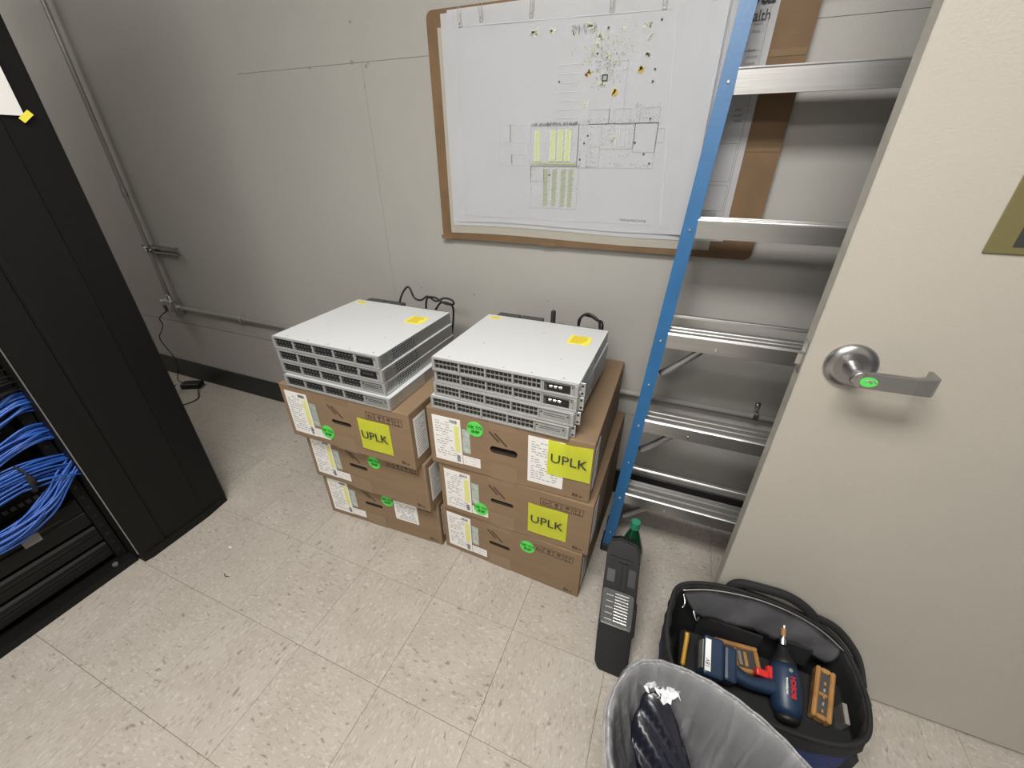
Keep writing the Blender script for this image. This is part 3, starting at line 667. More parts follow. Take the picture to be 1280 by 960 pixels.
# brown patch on the exposed carton top
# ------------------------------------------------------------------ network switches
def switch(x, y, z, rz, W, D, label, kind, style, yellow=False, ear=True):
    t = thing('network_switch', label, 'network switch', (x, y, z), rz); H = .0445
    dark = style == 'dark'
    # chassis open at the front
    boxes('chassis', ['swtop', 'zincside'], t, [(0, W, .004, D, H-.0018, H-.0008), (0, W, .004, D, .0006, .0018), (W-.001, W, .022, D, .0018, H-.0018, 1), (0, .001, .022, D, .0018, H-.0018, 1), (0, W, D-.0012, D, .0018, H-.0018, 1), (.004, W-.004, .030, .034, .0018, H-.0018, 1)], bev=0)
    # front bezel frame
    bw = (W-.022)/5; bl = []
    y0, y1 = -.002, .006
    bl += [(0, W, y0, y1, H-.0065, H-.0012), (0, W, y0, y1, .0008, .007), (0, .009, y0, y1, .007, H-.0065), (W-.010, W, y0, y1, .007, H-.0065)]
    u0 = .009
    pw = .0845 if W > .44 else .0835
    for k in range(1, 5): bl.append((u0+k*pw-.0055, u0+k*pw, y0, y1, .007, H-.0065))
    boxes('front_frame', 'swface', t, bl, bev=.0004)
    box('seam', 'port', t, .012, W-.012, y0-.0004, y0+.0004, H-.0078, H-.0068)
    for k in range(4):
        a, b = u0+k*pw, u0+(k+1)*pw-.0055
        blk = box('port_block', 'portdark' if dark else 'portmetal', t, a, b, .0035, .022, .0072, H-.0067)
        bm = bmesh.new(); n_ = 6; cw = (b-a)/n_
        for i in range(n_):
            for r_ in range(2):
                z0 = .0100+r_*.0142
                c0_ = a+cw*i+cw*.09; c1_ = a+cw*(i+1)-cw*.09
                if dark: bx(bm, c0_, c1_, .0028, .0036, z0, z0+.0108)
                else:
                    bx(bm, c0_, c1_, .0028, .0036, z0+.0012, z0+.0105); bx(bm, c0_+cw*.18, c1_-cw*.18, .0028, .0036, z0 if r_ == 0 else z0+.0095, z0+.002 if r_ == 0 else z0+.0115)
        tag(obj('port_openings', bm, 'port', blk), kind='stuff')
        if dark:
            bm = bmesh.new()
            for i in range(n_):
                for r_ in range(2): bx(bm, a+cw*i+cw*.3, a+cw*(i+1)-cw*.3, .0022, .0030, .0125+r_*.0142, .0150+r_*.0142)
            tag(obj('port_contacts', bm, 'portmetal', blk), kind='stuff')
    a, b = u0+4*pw+.001, W-.011
    if kind == 'sfp':
        md = box('uplink_module', 'swface', t, a, b, -.0015, .02, .0072, H-.0067)
        box('cage_recess', 'port', md, a+.004, b-.010, -.0022, .001, .0105, H-.010)
        if not dark:
            for q in range(3): box('cage_latch', 'silver', md, a+.018+q*.0135, a+.0275+q*.0135, -.0034, -.0018, .0205, .0275, bev=.001)
            box('module_lever', 'portdark', md, a+.005, a+.013, -.0042, -.002, .012, .030)
        else:
            for q in range(3): box('cage_latch', 'portdark', md, a+.014+q*.0145, a+.026+q*.0145, -.0032, -.0018, .0205, .0275)
            box('module_lever', 'swface', md, a+.000, a+.004, -.0042, -.002, .012, .030, rot=Matrix.Rotation(.4, 3, 'Y'))
        cylo('module_screw', 'port', md, (b-.004, -.0025, H-.013), (b-.004, 0, H-.013), .0022, n=8)
    else:
        md = box('uplink_module', 'zinc', t, a, b, -.0015, .02, .0072, H-.0067, bev=.0005)
        for q in range(2): box('module_slot', 'port', md, a+.012, b-.014, -.0019, -.0008, .0270-q*.0062, .0285-q*.0062)
        for xx in (a+.005, b-.005): cylo('module_screw', 'port', md, (xx, -.0025, H-.0155), (xx, 0, H-.0155), .0026, n=8)
    # perforated side and bracket
    box('side_vent', 'vent', t, W-.0003, W+.0012, .04, .19, .004, H-.004)
    box('side_vent', 'vent', t, -.0012, .0003, .04, .19, .004, H-.004)
    br = []
    br += [(W, W+.002, .003, .060, .003, H-.003)]
    if ear: br += [(W+.001, W+.015, .014, .017, .002, H-.002)]
    bk = boxes('mounting_bracket', 'zinc', t, br, bev=.0003)
    if ear:
        for zz in (.0075, .030): box('bracket_slot', 'port', bk, W+.005, W+.011, .0132, .0142, zz, zz+.006)
    for yy in (.012, .05):
        for zz in (.012, .032): cylo('bracket_screw', 'silver', bk, (W+.002, yy, zz), (W+.0036, yy, zz), .003, n=8)
    box('mounting_bracket', 'zinc', t, -.002, 0, .003, .06, .003, H-.003)
    for (sx_, sy_) in ((.05, .02), (.14, .018), (.225, .018), (.31, .018), (.40, .02), (.25, .30), (.10, .15), (.36, .13)):
        cylo('lid_screw', 'zinc', t, (sx_, sy_, H-.0010), (sx_, sy_, H-.0003), .0028, n=8)
    # power supplies and fans at the back
    for q, (a, b) in enumerate(((.03, .115), (.12, .205))):
        u = box('power_supply', 'portdark', t, a, b, D, D+.040, .003, H-.002, bev=.001)
        tubeo('handle', 'black', u, [(a+.02, D+.038, .02), (a+.02, D+.058, .022), (b-.02, D+.058, .022), (b-.02, D+.038, .02)], .0025, 6, k=4)
    for q in range(3): box('fan_module', 'portdark', t, .235+q*.06, .29+q*.06, D, D+.014, .003, H-.004, bev=.001)
    if yellow:
        o = box('warning_sticker', 'yellow', t, W-.105, W-.035, D-.150, D-.082, H-.0009, H-.0003)
        tag(o, 'yellow warning sticker')
        lines_ = bmesh.new()
        for k in range(8): bx(lines_, W-.096, W-.096+R(.035, .052), D-.143+k*.0075, D-.139+k*.0075, H-.0004, H)
        obj('sticker_print', lines_, 'yellowd', o)
        o = box('warning_sticker', 'yellow', t, .018, .062, D-.038, D-.018, H-.0009, H-.0003)
        lines_ = bmesh.new(); bx(lines_, .024, .056, D-.032, D-.024, H-.0004, H); obj('sticker_print', lines_, 'yellowd', o)
    return t
Z0 = 3*BH
ST = 'switches stacked on the {} cartons'
dsc = ['lowest switch on the left cartons, blank silver module, set a little to the right', 'second switch up on the left cartons, with blank silver module', 'third switch up on the left cartons, with black uplink cages', 'topmost switch on the left cartons, pale lid with yellow stickers']
for k, (x, y, d) in enumerate(((-.287, .428, .43), (-.300, .440, .42), (-.302, .440, .42), (-.308, .441, .42))):
    switch(x, y, Z0+.0445*k, 0, .432 if k else .437, d, dsc[k], 'blank' if k < 2 else 'sfp', 'dark', k == 3, False)
dsc = ['lowest switch on the right cartons, blank silver module, set to the left', 'second switch up on the right cartons, with blank silver module', 'third switch up on the right cartons, with silver uplink cage openings', 'topmost switch on the right cartons, pale lid with yellow stickers']
for k, (x, y, rz) in enumerate(((.254, .497, -.005), (.264, .506, -.02), (.268, .510, -.015), (.269, .502, -.0))):
    switch(x, y, Z0+.0445*k, rz, .446, .40, dsc[k], 'blank' if k < 2 else 'sfp', 'light', k == 3, True)
# black leads lying behind the switches
ld = thing('power_lead', 'black power lead coiled behind the left switch stack', 'cable', (0, 0, 0))
tubeo('lead', 'cableblack', ld, [(-.19, .895, .70), (-.15, .905, .80), (-.125, .905, .868), (-.10, .91, .905), (-.078, .905, .91), (-.06, .905, .872), (-.03, .905, .866), (.0, .91, .883), (.04, .905, .870), (.08, .90, .888), (.118, .895, .886), (.118, .90, .868), (.06, .905, .866), (.02, .905, .80), (.0, .91, .70)], .004, 7)
tubeo('lead', 'cableblack', ld, [(-.02, .915, .72), (-.01, .91, .86), (.03, .905, .885), (.08, .90, .868), (.112, .905, .858), (.10, .925, .80), (.08, .93, .70)], .004, 7)
ld = thing('power_lead', 'black power lead looped behind the right switch stack', 'cable', (0, 0, 0))
tubeo('lead', 'cableblack', ld, [(.62, .93, .72), (.605, .93, .84), (.612, .925, .875), (.64, .92, .893), (.672, .915, .878), (.682, .92, .85), (.69, .925, .72)], .0045, 7)
tubeo('lead', 'cableblack', ld, [(.60, .93, .74), (.61, .93, .868), (.640, .925, .884), (.668, .918, .876), (.69, .925, .858), (.68, .935, .75)], .004, 7)
box('plug', 'black', ld, .508, .524, .905, .921, .83, .892, bev=.004)

# ------------------------------------------------------------------ stepladder
SLP = .125
def fy(z): return .728+SLP*z
LT = 1.80
ladder = thing('stepladder', 'folded blue fibreglass stepladder leaning on the wall behind the door', 'ladder', (1.09, .73, 0))
inv_ = Vector((-1.09, -.73, 0))
def L(o):
    o.location = Vector(o.location)+inv_; return o
def railx(z, s): return (.833+.060*z) if s < 0 else (1.475-.060*z)
for s in (-1, 1):
    bm = bmesh.new()
    # C channel: open side towards the steps
    w2 = .019; dd = .072; th = .0045
    def ring(z):
        x = railx(z, s); o_ = -s   # direction to the steps
        xo = x+s*w2
        pts = [(xo, 0), (xo-s*2*w2, 0), (xo-s*2*w2, th), (xo-s*th, th), (xo-s*th, dd-th), (xo-s*2*w2, dd-th), (xo-s*2*w2, dd), (xo, dd)]
        return [Vector((a, fy(z)+b, z)) for a, b in pts]
    loft(bm, [ring(.02), ring(.9), ring(LT)], True, True)
    L(obj('front_rail', bm, 'blue', ladder))
    bm = bmesh.new()
    x = railx(0, s); bx(bm, x-.023, x+.023, fy(0)-.004, fy(0)+dd+.004, 0, .035, bev=.006, seg=2); L(obj('foot', bm, 'black', ladder))
    # rear rail
    bm = bmesh.new()
    def ring2(z):
        x = railx(z, s)-s*.002; yb = fy(z)+.118-.035*z; e = .013
        return [Vector((x-e, yb-.010, z)), Vector((x+e, yb-.010, z)), Vector((x+e, yb+.016, z)), Vector((x-e, yb+.016, z))]
    loft(bm, [ring2(.03), ring2(LT-.04)], True, True); L(obj('rear_rail', bm, 'blue', ladder))
    bm = bmesh.new(); yb = fy(0)+.118; x = railx(0, s); bx(bm, x-.02, x+.02, yb-.018, yb+.022, 0, .06, bev=.005); L(obj('foot', bm, 'black', ladder))
SZ = [(.290, 0), (.594, 0), (.893, 0), (1.212, 0), (1.548, 0)]
for k, (z, _) in enumerate(SZ):
    xl, xr = railx(z, -1)+.017, railx(z, 1)-.017
    bm = bmesh.new(); y0 = fy(z)-.004; H_ = .046 if k < 4 else .052; D_ = .086
    prof = [(0, -H_), (.0, -.003), (.003, 0)]
    for q in range(3):
        a = .003+q*.028; prof += [(a, 0), (a+.0015, .003), (a+.0205, .003), (a+.022, 0), (a+.0225, -.003), (a+.0275, -.003)]
    prof += [(D_-.002, 0), (D_, -.003), (D_, -.030), (D_-.003, -.030), (D_-.003, -.006), (.003, -.006), (.003, -H_+.003), (.008, -H_+.003), (.008, -H_)]
    prism(bm, [(y0+a, z+b) for a, b in prof], xl, xr, 'x')
    st_ = L(obj('step', bm, 'alu', ladder))
    for s in (-1, 1):
        L(cylo('rail_bolt', 'silver', ladder, (railx(z, s), fy(z-.025)+.001, z-.025), (railx(z, s), fy(z-.025)-.0035, z-.025), .0052, .0035, 10))
    for xx in ((xl+.14, xr-.14) if k < 3 else ()):
        L(cylo('step_rivet', 'silver', ladder, (xx, y0, z-.032), (xx, y0-.003, z-.032), .0055, .004, 10))
    if k < 3:
        for s in (-1, 1):
            xa = railx(z, s)-s*.018; xb = xa-s*.135
            L(tubeo('diagonal_brace', 'alu', ladder, [(xa, fy(z)+.052, z-.165), (xa-s*.04, fy(z)+.052, z-.130), (xb, fy(z)+.052, z-.030), (xb-s*.02, fy(z)+.052, z-.008)], .0085, 8, flat=(.009, .013)))
for z in (.33, .925):
    yb = fy(z)+.118-.035*z
    bm = bmesh.new(); prism(bm, [(yb-.006, z-.007), (yb-.006, z-.001), (yb-.004, z+.001), (yb+.008, z+.001), (yb+.008, z-.003), (yb-.003, z-.003), (yb-.003, z-.007)], railx(z, -1), railx(z, 1), 'x')
    L(obj('rear_bar', bm, 'alu', ladder))
bm = bmesh.new(); bx(bm, railx(LT, -1)-.03, railx(LT, 1)+.03, fy(LT)-.01, fy(LT)+.10, LT-.03, LT+.025, bev=.008, seg=2); L(obj('top_cap', bm, 'blue', ladder))
for s in (-1, 1):
    for z in (.10, .42, .72):
        L(cylo('rail_bolt', 'silver', ladder, (railx(z, s), fy(z)+.001, z), (railx(z, s), fy(z)-.003, z), .004, .003, 8))

# ------------------------------------------------------------------ tool case and bottle
case = thing('tool_case', 'slim black plastic tool case with clear window, leaning by the ladder foot', 'tool case', (.930, .290, 0))
# local frame: length axis leans back; u along X, v up the lid, w thickness
ang = math.atan2(.205, .300)
RM = Matrix.Rotation(-ang, 3, 'X')
def cprism(bm, outline, w0, w1, mi=0, bev=0):
    A = [bm.verts.new(RM @ Vector((a, w0, b))) for a, b in outline]; B = [bm.verts.new(RM @ Vector((a, w1, b))) for a, b in outline]; n = len(outline)
    for i in range(n): bm.faces.new((A[i], A[(i+1) % n], B[(i+1) % n], B[i])).material_index = mi
    bm.faces.new(A[::-1]).material_index = mi; bm.faces.new(B).material_index = mi
def shear(a, b): return (a*(1-.02*b/.36)-.030*b/.36, b)
out_ = [(-.042, .006), (-.034, .001), (.040, .001), (.050, .008), (.054, .120), (.060, .126), (.061, .205), (.056, .212), (.056, .345), (.052, .372), (.040, .392), (-.012, .398), (-.040, .388), (-.050, .360), (-.052, .10), (-.050, .02)]
bm = bmesh.new(); cprism(bm, [shear(a*.98, b) for a, b in out_], .012, .050); obj('case_back', bm, 'black', case)
bm = bmesh.new(); cprism(bm, [shear(a*.93, b*.985+.003) for a, b in out_], .0, .014); lid = obj('lid', bm, 'black', case)
bm = bmesh.new(); cprism(bm, [shear(a, b) for a, b in [(-.040, .150), (.044, .150), (.046, .158), (.046, .240), (.040, .246), (-.038, .246), (-.044, .240), (-.044, .156)]], -.003, .0); obj('bit_tray', bm, 'portdark', lid)
bm = bmesh.new(); cprism(bm, [shear(a, b) for a, b in [(-.042, .146), (.046, .146), (.048, .156), (.048, .242), (.042, .248), (-.040, .248), (-.046, .242), (-.046, .154)]], -.012, -.0105); obj('clear_window', bm, 'glassy', lid)
bm = bmesh.new(); cprism(bm, [shear(a, b) for a, b in [(-.042, .1455), (.046, .1455), (.046, .1495), (-.042, .1495)]], -.0135, -.003); obj('window_lip', bm, 'silver', lid)  # bright steel on this lip stands in for the highlight along it
for q in range(10):
    b = .158+q*.0088
    for (a0, a1, r_, m_) in ((-.008, .033, .0030, 'silver'), (-.034, -.012, .0022, 'steelbox')):
        if m_ == 'steelbox' and q % 2: continue
        bm = bmesh.new(); pa, pb = shear(a0, b), shear(a1, b); cyl(bm, RM @ Vector((pa[0], -.006, pa[1])), RM @ Vector((pb[0], -.006, pb[1])), r_, n=8); obj('driver_bit', bm, m_, case)
for (a0, a1, b0, b1, w0, m_) in ((-.040, -.016, .268, .305, -.004, 'latchgrey'), (-.008, .002, .252, .330, -.006, 'black'), (.008, .018, .252, .330, -.006, 'black'), (-.038, .034, .334, .344, -.008, 'black'), (.024, .046, .268, .318, -.003, 'portdark')):
    bm = bmesh.new(); cprism(bm, [shear(a, b) for a, b in [(a0, b0), (a1, b0), (a1, b1), (a0, b1)]], w0, .001); obj('latch' if m_ == 'black' else 'lid_panel', bm, m_, lid)
bo = thing('soda_bottle', 'green plastic bottle with green cap standing behind the black tool case', 'bottle', (.921, .622, 0))
prof = [(.032, .0), (.039, .006), (.042, .02), (.042, .10), (.040, .13), (.042, .16), (.041, .18), (.036, .20), (.027, .23), (.018, .26), (.0135, .275), (.0130, .292)]
bm = bmesh.new(); loft(bm, [[Vector((r*math.cos(a), r*math.sin(a), z)) for a in [2*math.pi*i/32 for i in range(32)]] for r, z in prof], True, True); obj('bottle_body', bm, 'bottle', bo, True)
bm = bmesh.new(); loft(bm, [[Vector((r*.93*math.cos(a), r*.93*math.sin(a), z+.002)) for a in [2*math.pi*i/24 for i in range(24)]] for r, z in prof[:7]], True, True); obj('drink', bm, 'soda', bo, True)
bm = bmesh.new()
for i in range(1): cyl(bm, (0, 0, .290), (0, 0, .310), .0152, .0150, 28); cyl(bm, (0, 0, .284), (0, 0, .289), .0165, n=24)
obj('cap', bm, 'cap', bo)

# ------------------------------------------------------------------ tool bag
bag = thing('tool_bag', 'open black and blue fabric tool bag against the cream door', 'tool bag', (1.29, .34, 0))
bo_ = Vector((1.29, .34, 0))
rim = spline([(1.066, .440, .300), (1.13, .470, .305), (1.22, .484, .305), (1.33, .486, .295), (1.43, .484, .265), (1.485, .468, .235), (1.512, .42, .215), (1.515, .34, .21), (1.490, .272, .205), (1.42, .236, .203), (1.30, .222, .208), (1.16, .210, .235), (1.075, .225, .262), (1.045, .30, .285), (1.048, .38, .297)], 5, True)
n = len(rim)
def ringat(t, inset=0, zmin=.004):
    out = []
    for i, p in enumerate(rim):
        bx_ = min(max(p.x, 1.062), 1.515); by_ = min(max(p.y, .218), .478)
        base = Vector((1.29+(bx_-1.29)*.97, .348+(by_-.348)*.95, zmin))
        q = base.lerp(p, t); bul = math.sin(math.pi*t)*.010
        d = Vector((q.x-1.29, q.y-.345, 0)); dn = d.normalized()
        q += dn*(bul-inset)
        if q.y > .5055: q.y = .5055
        if t > 0 and t < 1: q += dn*.0022*math.sin(i*1.9+t*9)
        out.append(q-bo_)
    return out
bm = bmesh.new(); loft(bm, [ringat(t) for t in (0, .15, .3, .5, .78)], True); obj('lower_body', bm, 'bluecloth', bag, True)
bm = bmesh.new(); loft(bm, [ringat(.765, -.002), ringat(.80, -.003), ringat(.88, -.002), ringat(.97), ringat(1.0, .004), ringat(.97, .010), ringat(.8, .012), ringat(.5, .012), ringat(.25, .012), ringat(.12, .012)], False, True); obj('upper_band', bm, 'cloth', bag, True)
bm = bmesh.new(); tube(bm, [p-bo_+Vector((0, 0, .001)) for p in rim], .0055, 8, True); obj('rim_piping', bm, 'cloth', bag, True)
# grey lining flap along the back
fl_ = [(1.075, .432, .298), (1.15, .459, .303), (1.25, .475, .304), (1.34, .476, .296), (1.42, .472, .270), (1.478, .456, .240)]
top = spline(fl_, 6); bot = spline([(1.120, .418, .235), (1.17, .432, .215), (1.25, .446, .205), (1.33, .448, .205), (1.40, .448, .20), (1.455, .440, .185)], 6)
bm = bmesh.new(); rws = []
for j in range(7):
    t = j/6; rws.append([bm.verts.new(a.lerp(b, t)-bo_+Vector((0, -.006*math.sin(t*3.1)-.003*math.sin(i*.8+j), 0))) for i, (a, b) in enumerate(zip(top, bot))])
for a, b in zip(rws, rws[1:]):
    for i in range(len(a)-1): bm.faces.new((a[i], a[i+1], b[i+1], b[i]))
bmesh.ops.solidify(bm, geom=bm.faces[:], thickness=.0012)
tag(obj('inner_flap', bm, 'mesh', bag, True), 'translucent grey inner flap')
tubeo('zip', 'steelbox', bag, [Vector(p)-bo_+Vector((0, -.004, .004)) for p in fl_], .0022, 6)
box('inner_pocket', 'cloth', bag, 1.14-1.29, 1.30-1.29, .434-.34, .440-.34, .12, .21)
box('inner_pocket', 'pocket', bag, 1.345-1.29, 1.415-1.29, .437-.34, .443-.34, .15, .222)
tubeo('carry_handle', 'cloth', bag, [Vector(p)-bo_ for p in ((1.18, .493, .20), (1.195, .496, .27), (1.215, .495, .318), (1.27, .494, .330), (1.34, .494, .328), (1.40, .494, .290), (1.43, .493, .225), (1.435, .492, .18))], .011, 8, flat=(.010, .014))
tubeo('shoulder_strap', 'cloth', bag, [Vector(p)-bo_ for p in ((1.40, .495, .285), (1.45, .493, .275), (1.49, .482, .250), (1.517, .455, .225), (1.528, .41, .19))], .009, 8, flat=(.006, .013))
cylo('strap_ring', 'silver', bag, Vector((1.524, .385, .200))-bo_, Vector((1.530, .365, .190))-bo_, .006, n=10)
tubeo('zip_pull', 'silver', bag, [Vector(p)-bo_ for p in ((1.078, .420, .298), (1.085, .405, .285), (1.080, .39, .28))], .0028, 6)
tubeo('zip_pull', 'silver', bag, [Vector(p)-bo_ for p in ((1.11, .40, .27), (1.12, .385, .255), (1.128, .40, .25))], .0028, 6)
box('divider', 'cloth', bag, 1.10-1.29, 1.50-1.29, .25-.34, .43-.34, .03, .145, bev=.01)

# cordless impact driver lying on its side in the bag
dr = thing('impact_driver', 'dark blue cordless impact driver with red trigger lying in the tool bag', 'power tool', (1.345, .342, .192))
def lath(pts, n=20):   # along Y
    return [[Vector((r*math.cos(a)*sx, y, r*math.sin(a))) for a in [2*math.pi*i/n for i in range(n)]] for y, r, sx in pts]
bm = bmesh.new(); loft(bm, lath([(-.080, .016, 1.1), (-.076, .026, 1.12), (-.062, .031, 1.1), (-.01, .033, 1.1), (.03, .032, 1.08), (.048, .028, 1.05)]), True, True); obj('motor_housing', bm, 'toolblue', dr, True)
bm = bmesh.new(); loft(bm, lath([(.046, .0285, 1.05), (.052, .029, 1.0), (.062, .025, 1), (.078, .018, 1), (.086, .014, 1), (.100, .0135, 1)]), True, True); obj('nose', bm, 'black', dr, True)
bm = bmesh.new(); loft(bm, lath([(-.098, .014, 1.1), (-.092, .022, 1.1), (-.079, .026, 1.1)]), True, True); obj('rear_cap', bm, 'black', dr, True)
# handle (sweeps towards -X), battery
hs = spline([(-.018, -.018, 0), (-.060, -.028, 0), (-.095, -.030, 0), (-.130, -.018, 0)], 5)
bm = bmesh.new(); rg = []
for i, p in enumerate(hs):
    d = (hs[min(i+1, len(hs)-1)]-hs[max(i-1, 0)]).normalized(); u = Vector((-d.y, d.x, 0)); t = i/(len(hs)-1)
    ra = .024-.006*math.sin(t*3.1)
    rg.append([p+u*ra*math.cos(a)+Vector((0, 0, .019*math.sin(a))) for a in [2*math.pi*k/16 for k in range(16)]])
loft(bm, rg, True, True); obj('handle', bm, 'toolblue', dr, True)
bm = bmesh.new(); bx(bm, -.156, -.124, -.056, .038, -.030, .030, bev=.008, seg=2); obj('battery_base', bm, 'toolblue', dr)
bm = bmesh.new(); bx(bm, -.208, -.157, -.062, .046, -.034, .034, bev=.008, seg=2); bt = obj('battery', bm, 'toolblue', dr)
lb = box('battery_label', 'greysticker', bt, -.2105, -.2075, -.045, .030, .000, .029); tag(lb, 'pale grey battery label')
box('label_plate', 'white', bt, -.205, -.191, -.050, .034, .0325, .0348)
text('18V', .014, 'inkdark', bt, (-.198, -.030, .0352), (0, 0, math.radians(90)), 'battery_lettering')
bm = bmesh.new(); bx(bm, -.072, -.040, -.006, .014, -.012, .012, bev=.005, seg=2); bx(bm, -.044, -.030, -.004, .030, -.010, .010, bev=.003); obj('trigger', bm, 'red', dr)
text('BOSCH', .015, 'red', dr, (.004, -.012, .0340), (0, 0, math.radians(88)), 'brand_lettering', sx=1.1, bold=.0006)
text('PROFESSIONAL', .0062, 'white', dr, (-.011, -.012, .0338), (0, 0, math.radians(88)), 'brand_lettering', bold=.0002)
bm = bmesh.new(); cyl(bm, (0, 0, .0330), (0, 0, .0336), .005, n=16)
for v in bm.verts: v.co.y += .030
obj('round_mark', bm, 'zinc', dr)
bm = bmesh.new(); cyl(bm, (0, .099, 0), (.0, .118, .004), .0085, n=14); cyl(bm, (0, .118, .004), (0, .150, .012), .006, n=12); cyl(bm, (0, .150, .012), (0, .166, .016), .0075, n=12); obj('bit_holder', bm, 'silver', dr, False)
tag(cylo('driver_bit', 'amber', dr, (0, .126, .0065), (0, .146, .0115), .0066, n=12), 'copper-coloured sleeve')
cylo('bit_tip', 'silver', dr, (0, .166, .016), (0, .178, .019), .004, .002, 8)
dr.rotation_euler = (math.radians(20), math.radians(6), math.radians(4)); dr.scale = (1, .87, 1)
def bitcase(loc, rz, L_, W_, label, tilt=0):
    t = thing('bit_case', label, 'case', loc, rz)
    t.rotation_euler = (0, tilt, rz)
    boxes('frame', 'amber', t, [(0, L_, 0, .011, 0, .034), (0, L_, W_-.011, W_, 0, .034), (0, .011, .011, W_-.011, 0, .034), (L_-.011, L_, .011, W_-.011, 0, .034), (L_*.45, L_*.52, .011, W_-.011, .004, .030)], bev=.003)
    box('inner_tray', 'portdark', t, .010, L_-.010, .010, W_-.010, 0, .024)
    for q in range(5): box('bit', 'steelbox' if q % 2 else 'amber', t, .016+q*(L_-.04)/5, .024+q*(L_-.04)/5, .018, W_-.02, .022, .030)
    return t
bitcase((1.190, .335, .147), math.radians(6), .110, .075, 'amber plastic bit case between battery and trigger of the driver')
bitcase((1.440, .298, .150), math.radians(78), .120, .042, 'amber plastic bit case leaning to the right of the driver', -.25)
sd = thing('screwdriver', 'yellow handled tool at the left end inside the bag', 'screwdriver', (1.108, .345, .10))
tubeo('handle', 'yplastic', sd, [(0, -.03, .05), (.002, 0, .062), (.004, .03, .075), (.004, .045, .082)], .0065, 8)
cylo('shaft', 'steelbox', sd, (0, -.03, .05), (-.002, -.07, .0), .003, n=8)
sc = thing('scraper', 'grey metal strip standing at the right end inside the bag', 'tool', (1.463, .325, .145))
box('blade', 'steelbox', sc, 0, .010, -.022, .022, 0, .055, bev=.001, rot=Matrix.Rotation(.2, 3, 'X'))

# ------------------------------------------------------------------ waste bin with liner
rb = [(.932, .02), (.940, .085), (.968, .140), (1.015, .168), (1.085, .172), (1.155, .160), (1.22, .136), (1.272, .104), (1.318, .060), (1.335, -.01), (1.30, -.09), (1.20, -.135), (1.06, -.135), (.965, -.08)]
RC = Vector((1.13, .02, 0)); RZ = .372
def binring(z, s, off=0, zz=None, wob=0):
    P_ = spline([(x, y, 0) for x, y in rb], 5, True); out = []
    for i, p in enumerate(P_):
        d = Vector((p.x-RC.x, p.y-RC.y, 0)); dn = d.normalized()
        out.append(Vector((d.x*s, d.y*s, z))+dn*(off+wob*math.sin(i*1.7)+wob*.6*math.sin(i*3.1+z*20)))
    return out
bn = thing('waste_bin', 'grey plastic waste bin in front of the tool bag', 'bin', (RC.x, RC.y, 0))
bm = bmesh.new(); loft(bm, [binring(0, .76), binring(.2, .87), binring(RZ-.006, .965), binring(RZ-.006, .965, .008), binring(RZ, .965, .008), binring(RZ, .965, -.003), binring(.2, .87, -.003), binring(.008, .76, -.003)], True, True); obj('bin_shell', bm, 'bin', bn, True)
ln = thing('bin_liner', 'clear plastic liner draped over the rim of the waste bin', 'liner', (RC.x, RC.y, 0))
bm = bmesh.new()
lr = [binring(.285, .93, .0135, wob=.002), binring(.33, .945, .014, wob=.002), binring(RZ-.004, .965, .014, wob=.0015), binring(RZ+.006, .965, .007, wob=.001), binring(RZ+.004, .965, -.008, wob=.0015)]
for z, s, wb in ((.34, .93, .003), (.30, .89, .005), (.25, .84, .007), (.20, .78, .009), (.15, .70, .010), (.10, .62, .009), (.05, .52, .006)): lr.append(binring(z, s, -.006, wob=wb))
loft(bm, lr, False, True)
for v in bm.verts:
    v.co.z += .003*math.sin(v.co.x*61+v.co.y*47)
lf = obj('film', bm, 'liner', ln, True)
sub = lf.modifiers.new('sub', 'SUBSURF'); sub.levels = 1; sub.render_levels = 1
bm = bmesh.new(); tube(bm, [p for p in binring(RZ+.0075, .965, .003, wob=.001)], .0024, 6, True); obj('folded_edge', bm, 'liner', ln, True)
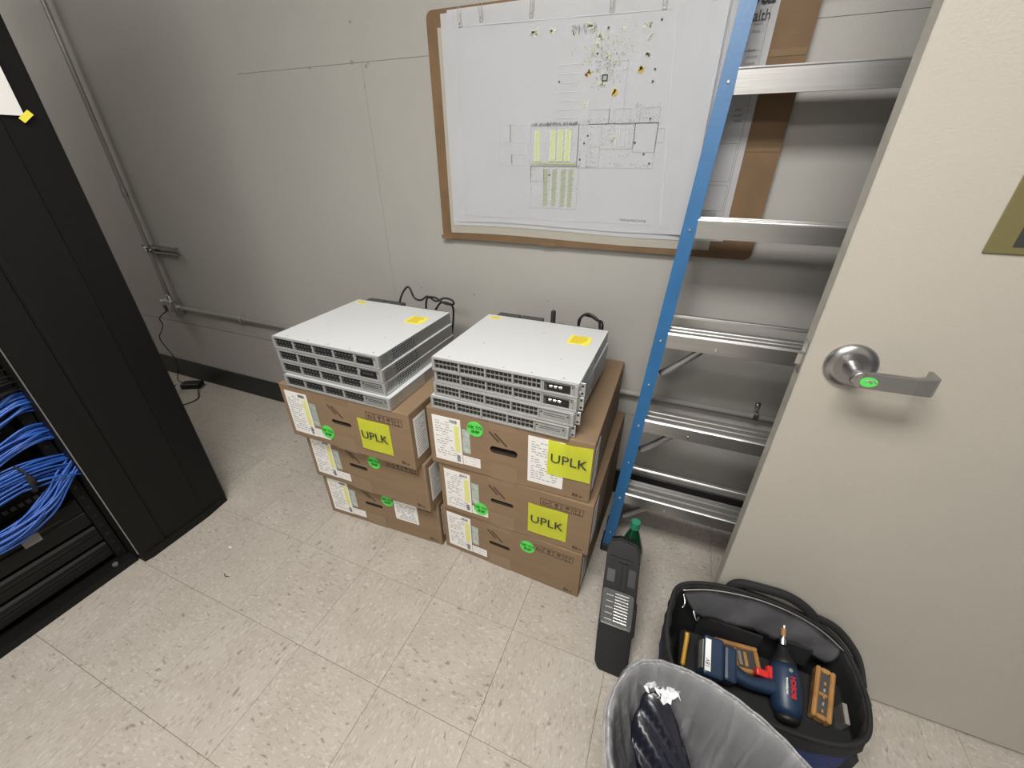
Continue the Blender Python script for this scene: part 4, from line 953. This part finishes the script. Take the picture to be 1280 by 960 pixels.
# crumpled dark packaging in the bin
cb = thing('crumpled_packaging', 'crumpled dark plastic packaging with torn white label inside the bin', 'packaging', (RC.x, RC.y, 0))
bm = bmesh.new(); random.seed(11)
path = spline([(-.098, .112, .275), (-.088, .085, .262), (-.070, .035, .225), (-.04, -.03, .18), (.02, -.10, .13)], 6)
rg = []
for i, p in enumerate(path):
    t = i/(len(path)-1); w_ = .026+.034*math.sin(min(1, t*1.6)*1.57)
    rg.append([p+Vector((w_*math.cos(a)*(1+.10*math.sin(a*3+i*.5)), .35*w_*math.sin(a), .026*math.sin(a)*(1+.18*math.sin(a*5+i*.8))+.003*math.sin(i*1.1+a*6))) for a in [2*math.pi*k/28 for k in range(28)]])
loft(bm, rg, True, True); obj('film', bm, 'navy', cb, True)
bm = bmesh.new(); NI, NJ = 10, 8
G = [[bm.verts.new((-.125+.075*i/NI+.004*math.sin(j*2.3), .155-.058*j/NJ+.016*i/NI+.003*math.sin(i*3), .312-.004*j/NJ*3+.0045*math.sin(i*2.1+j*1.3)+.003*math.sin(j*2.9))) for j in range(NJ+1)] for i in range(NI+1)]
for i in range(NI):
    for j in range(NJ):
        if (i-1.5)**2+(j-7.5)**2 < 8 or (i-9.5)**2+(j-.5)**2 < 5 or (i-4)**2+(j-3.2)**2 < 1.5 or (i-9)**2+(j-7)**2 < 4: continue
        bm.faces.new((G[i][j], G[i+1][j], G[i+1][j+1], G[i][j+1]))
bmesh.ops.delete(bm, geom=[v for v in bm.verts if not v.link_faces], context='VERTS')
bmesh.ops.solidify(bm, geom=bm.faces[:], thickness=.0008)
lbl = obj('torn_label', bm, 'glossywhite', cb, False); tag(lbl, 'torn glossy white label')
# crumbs on the floor
for x, y, s, lb in ((-.56, .175, .006, 'tiny white scrap on the floor near the rack'),):
    bm = bmesh.new(); bx(bm, x-s, x+s, y-s*.6, y+s*.6, 0, .003, bev=.001); tag(obj('paper_scrap', bm, 'white'), lb, 'scrap')
tag(tubeo('thread', 'cableblack', None, [(-.470, .085, .0012), (-.455, .078, .0014), (-.442, .083, .0012)], .0012, 5), 'small dark thread lying on the floor tiles left of the cartons', 'thread')
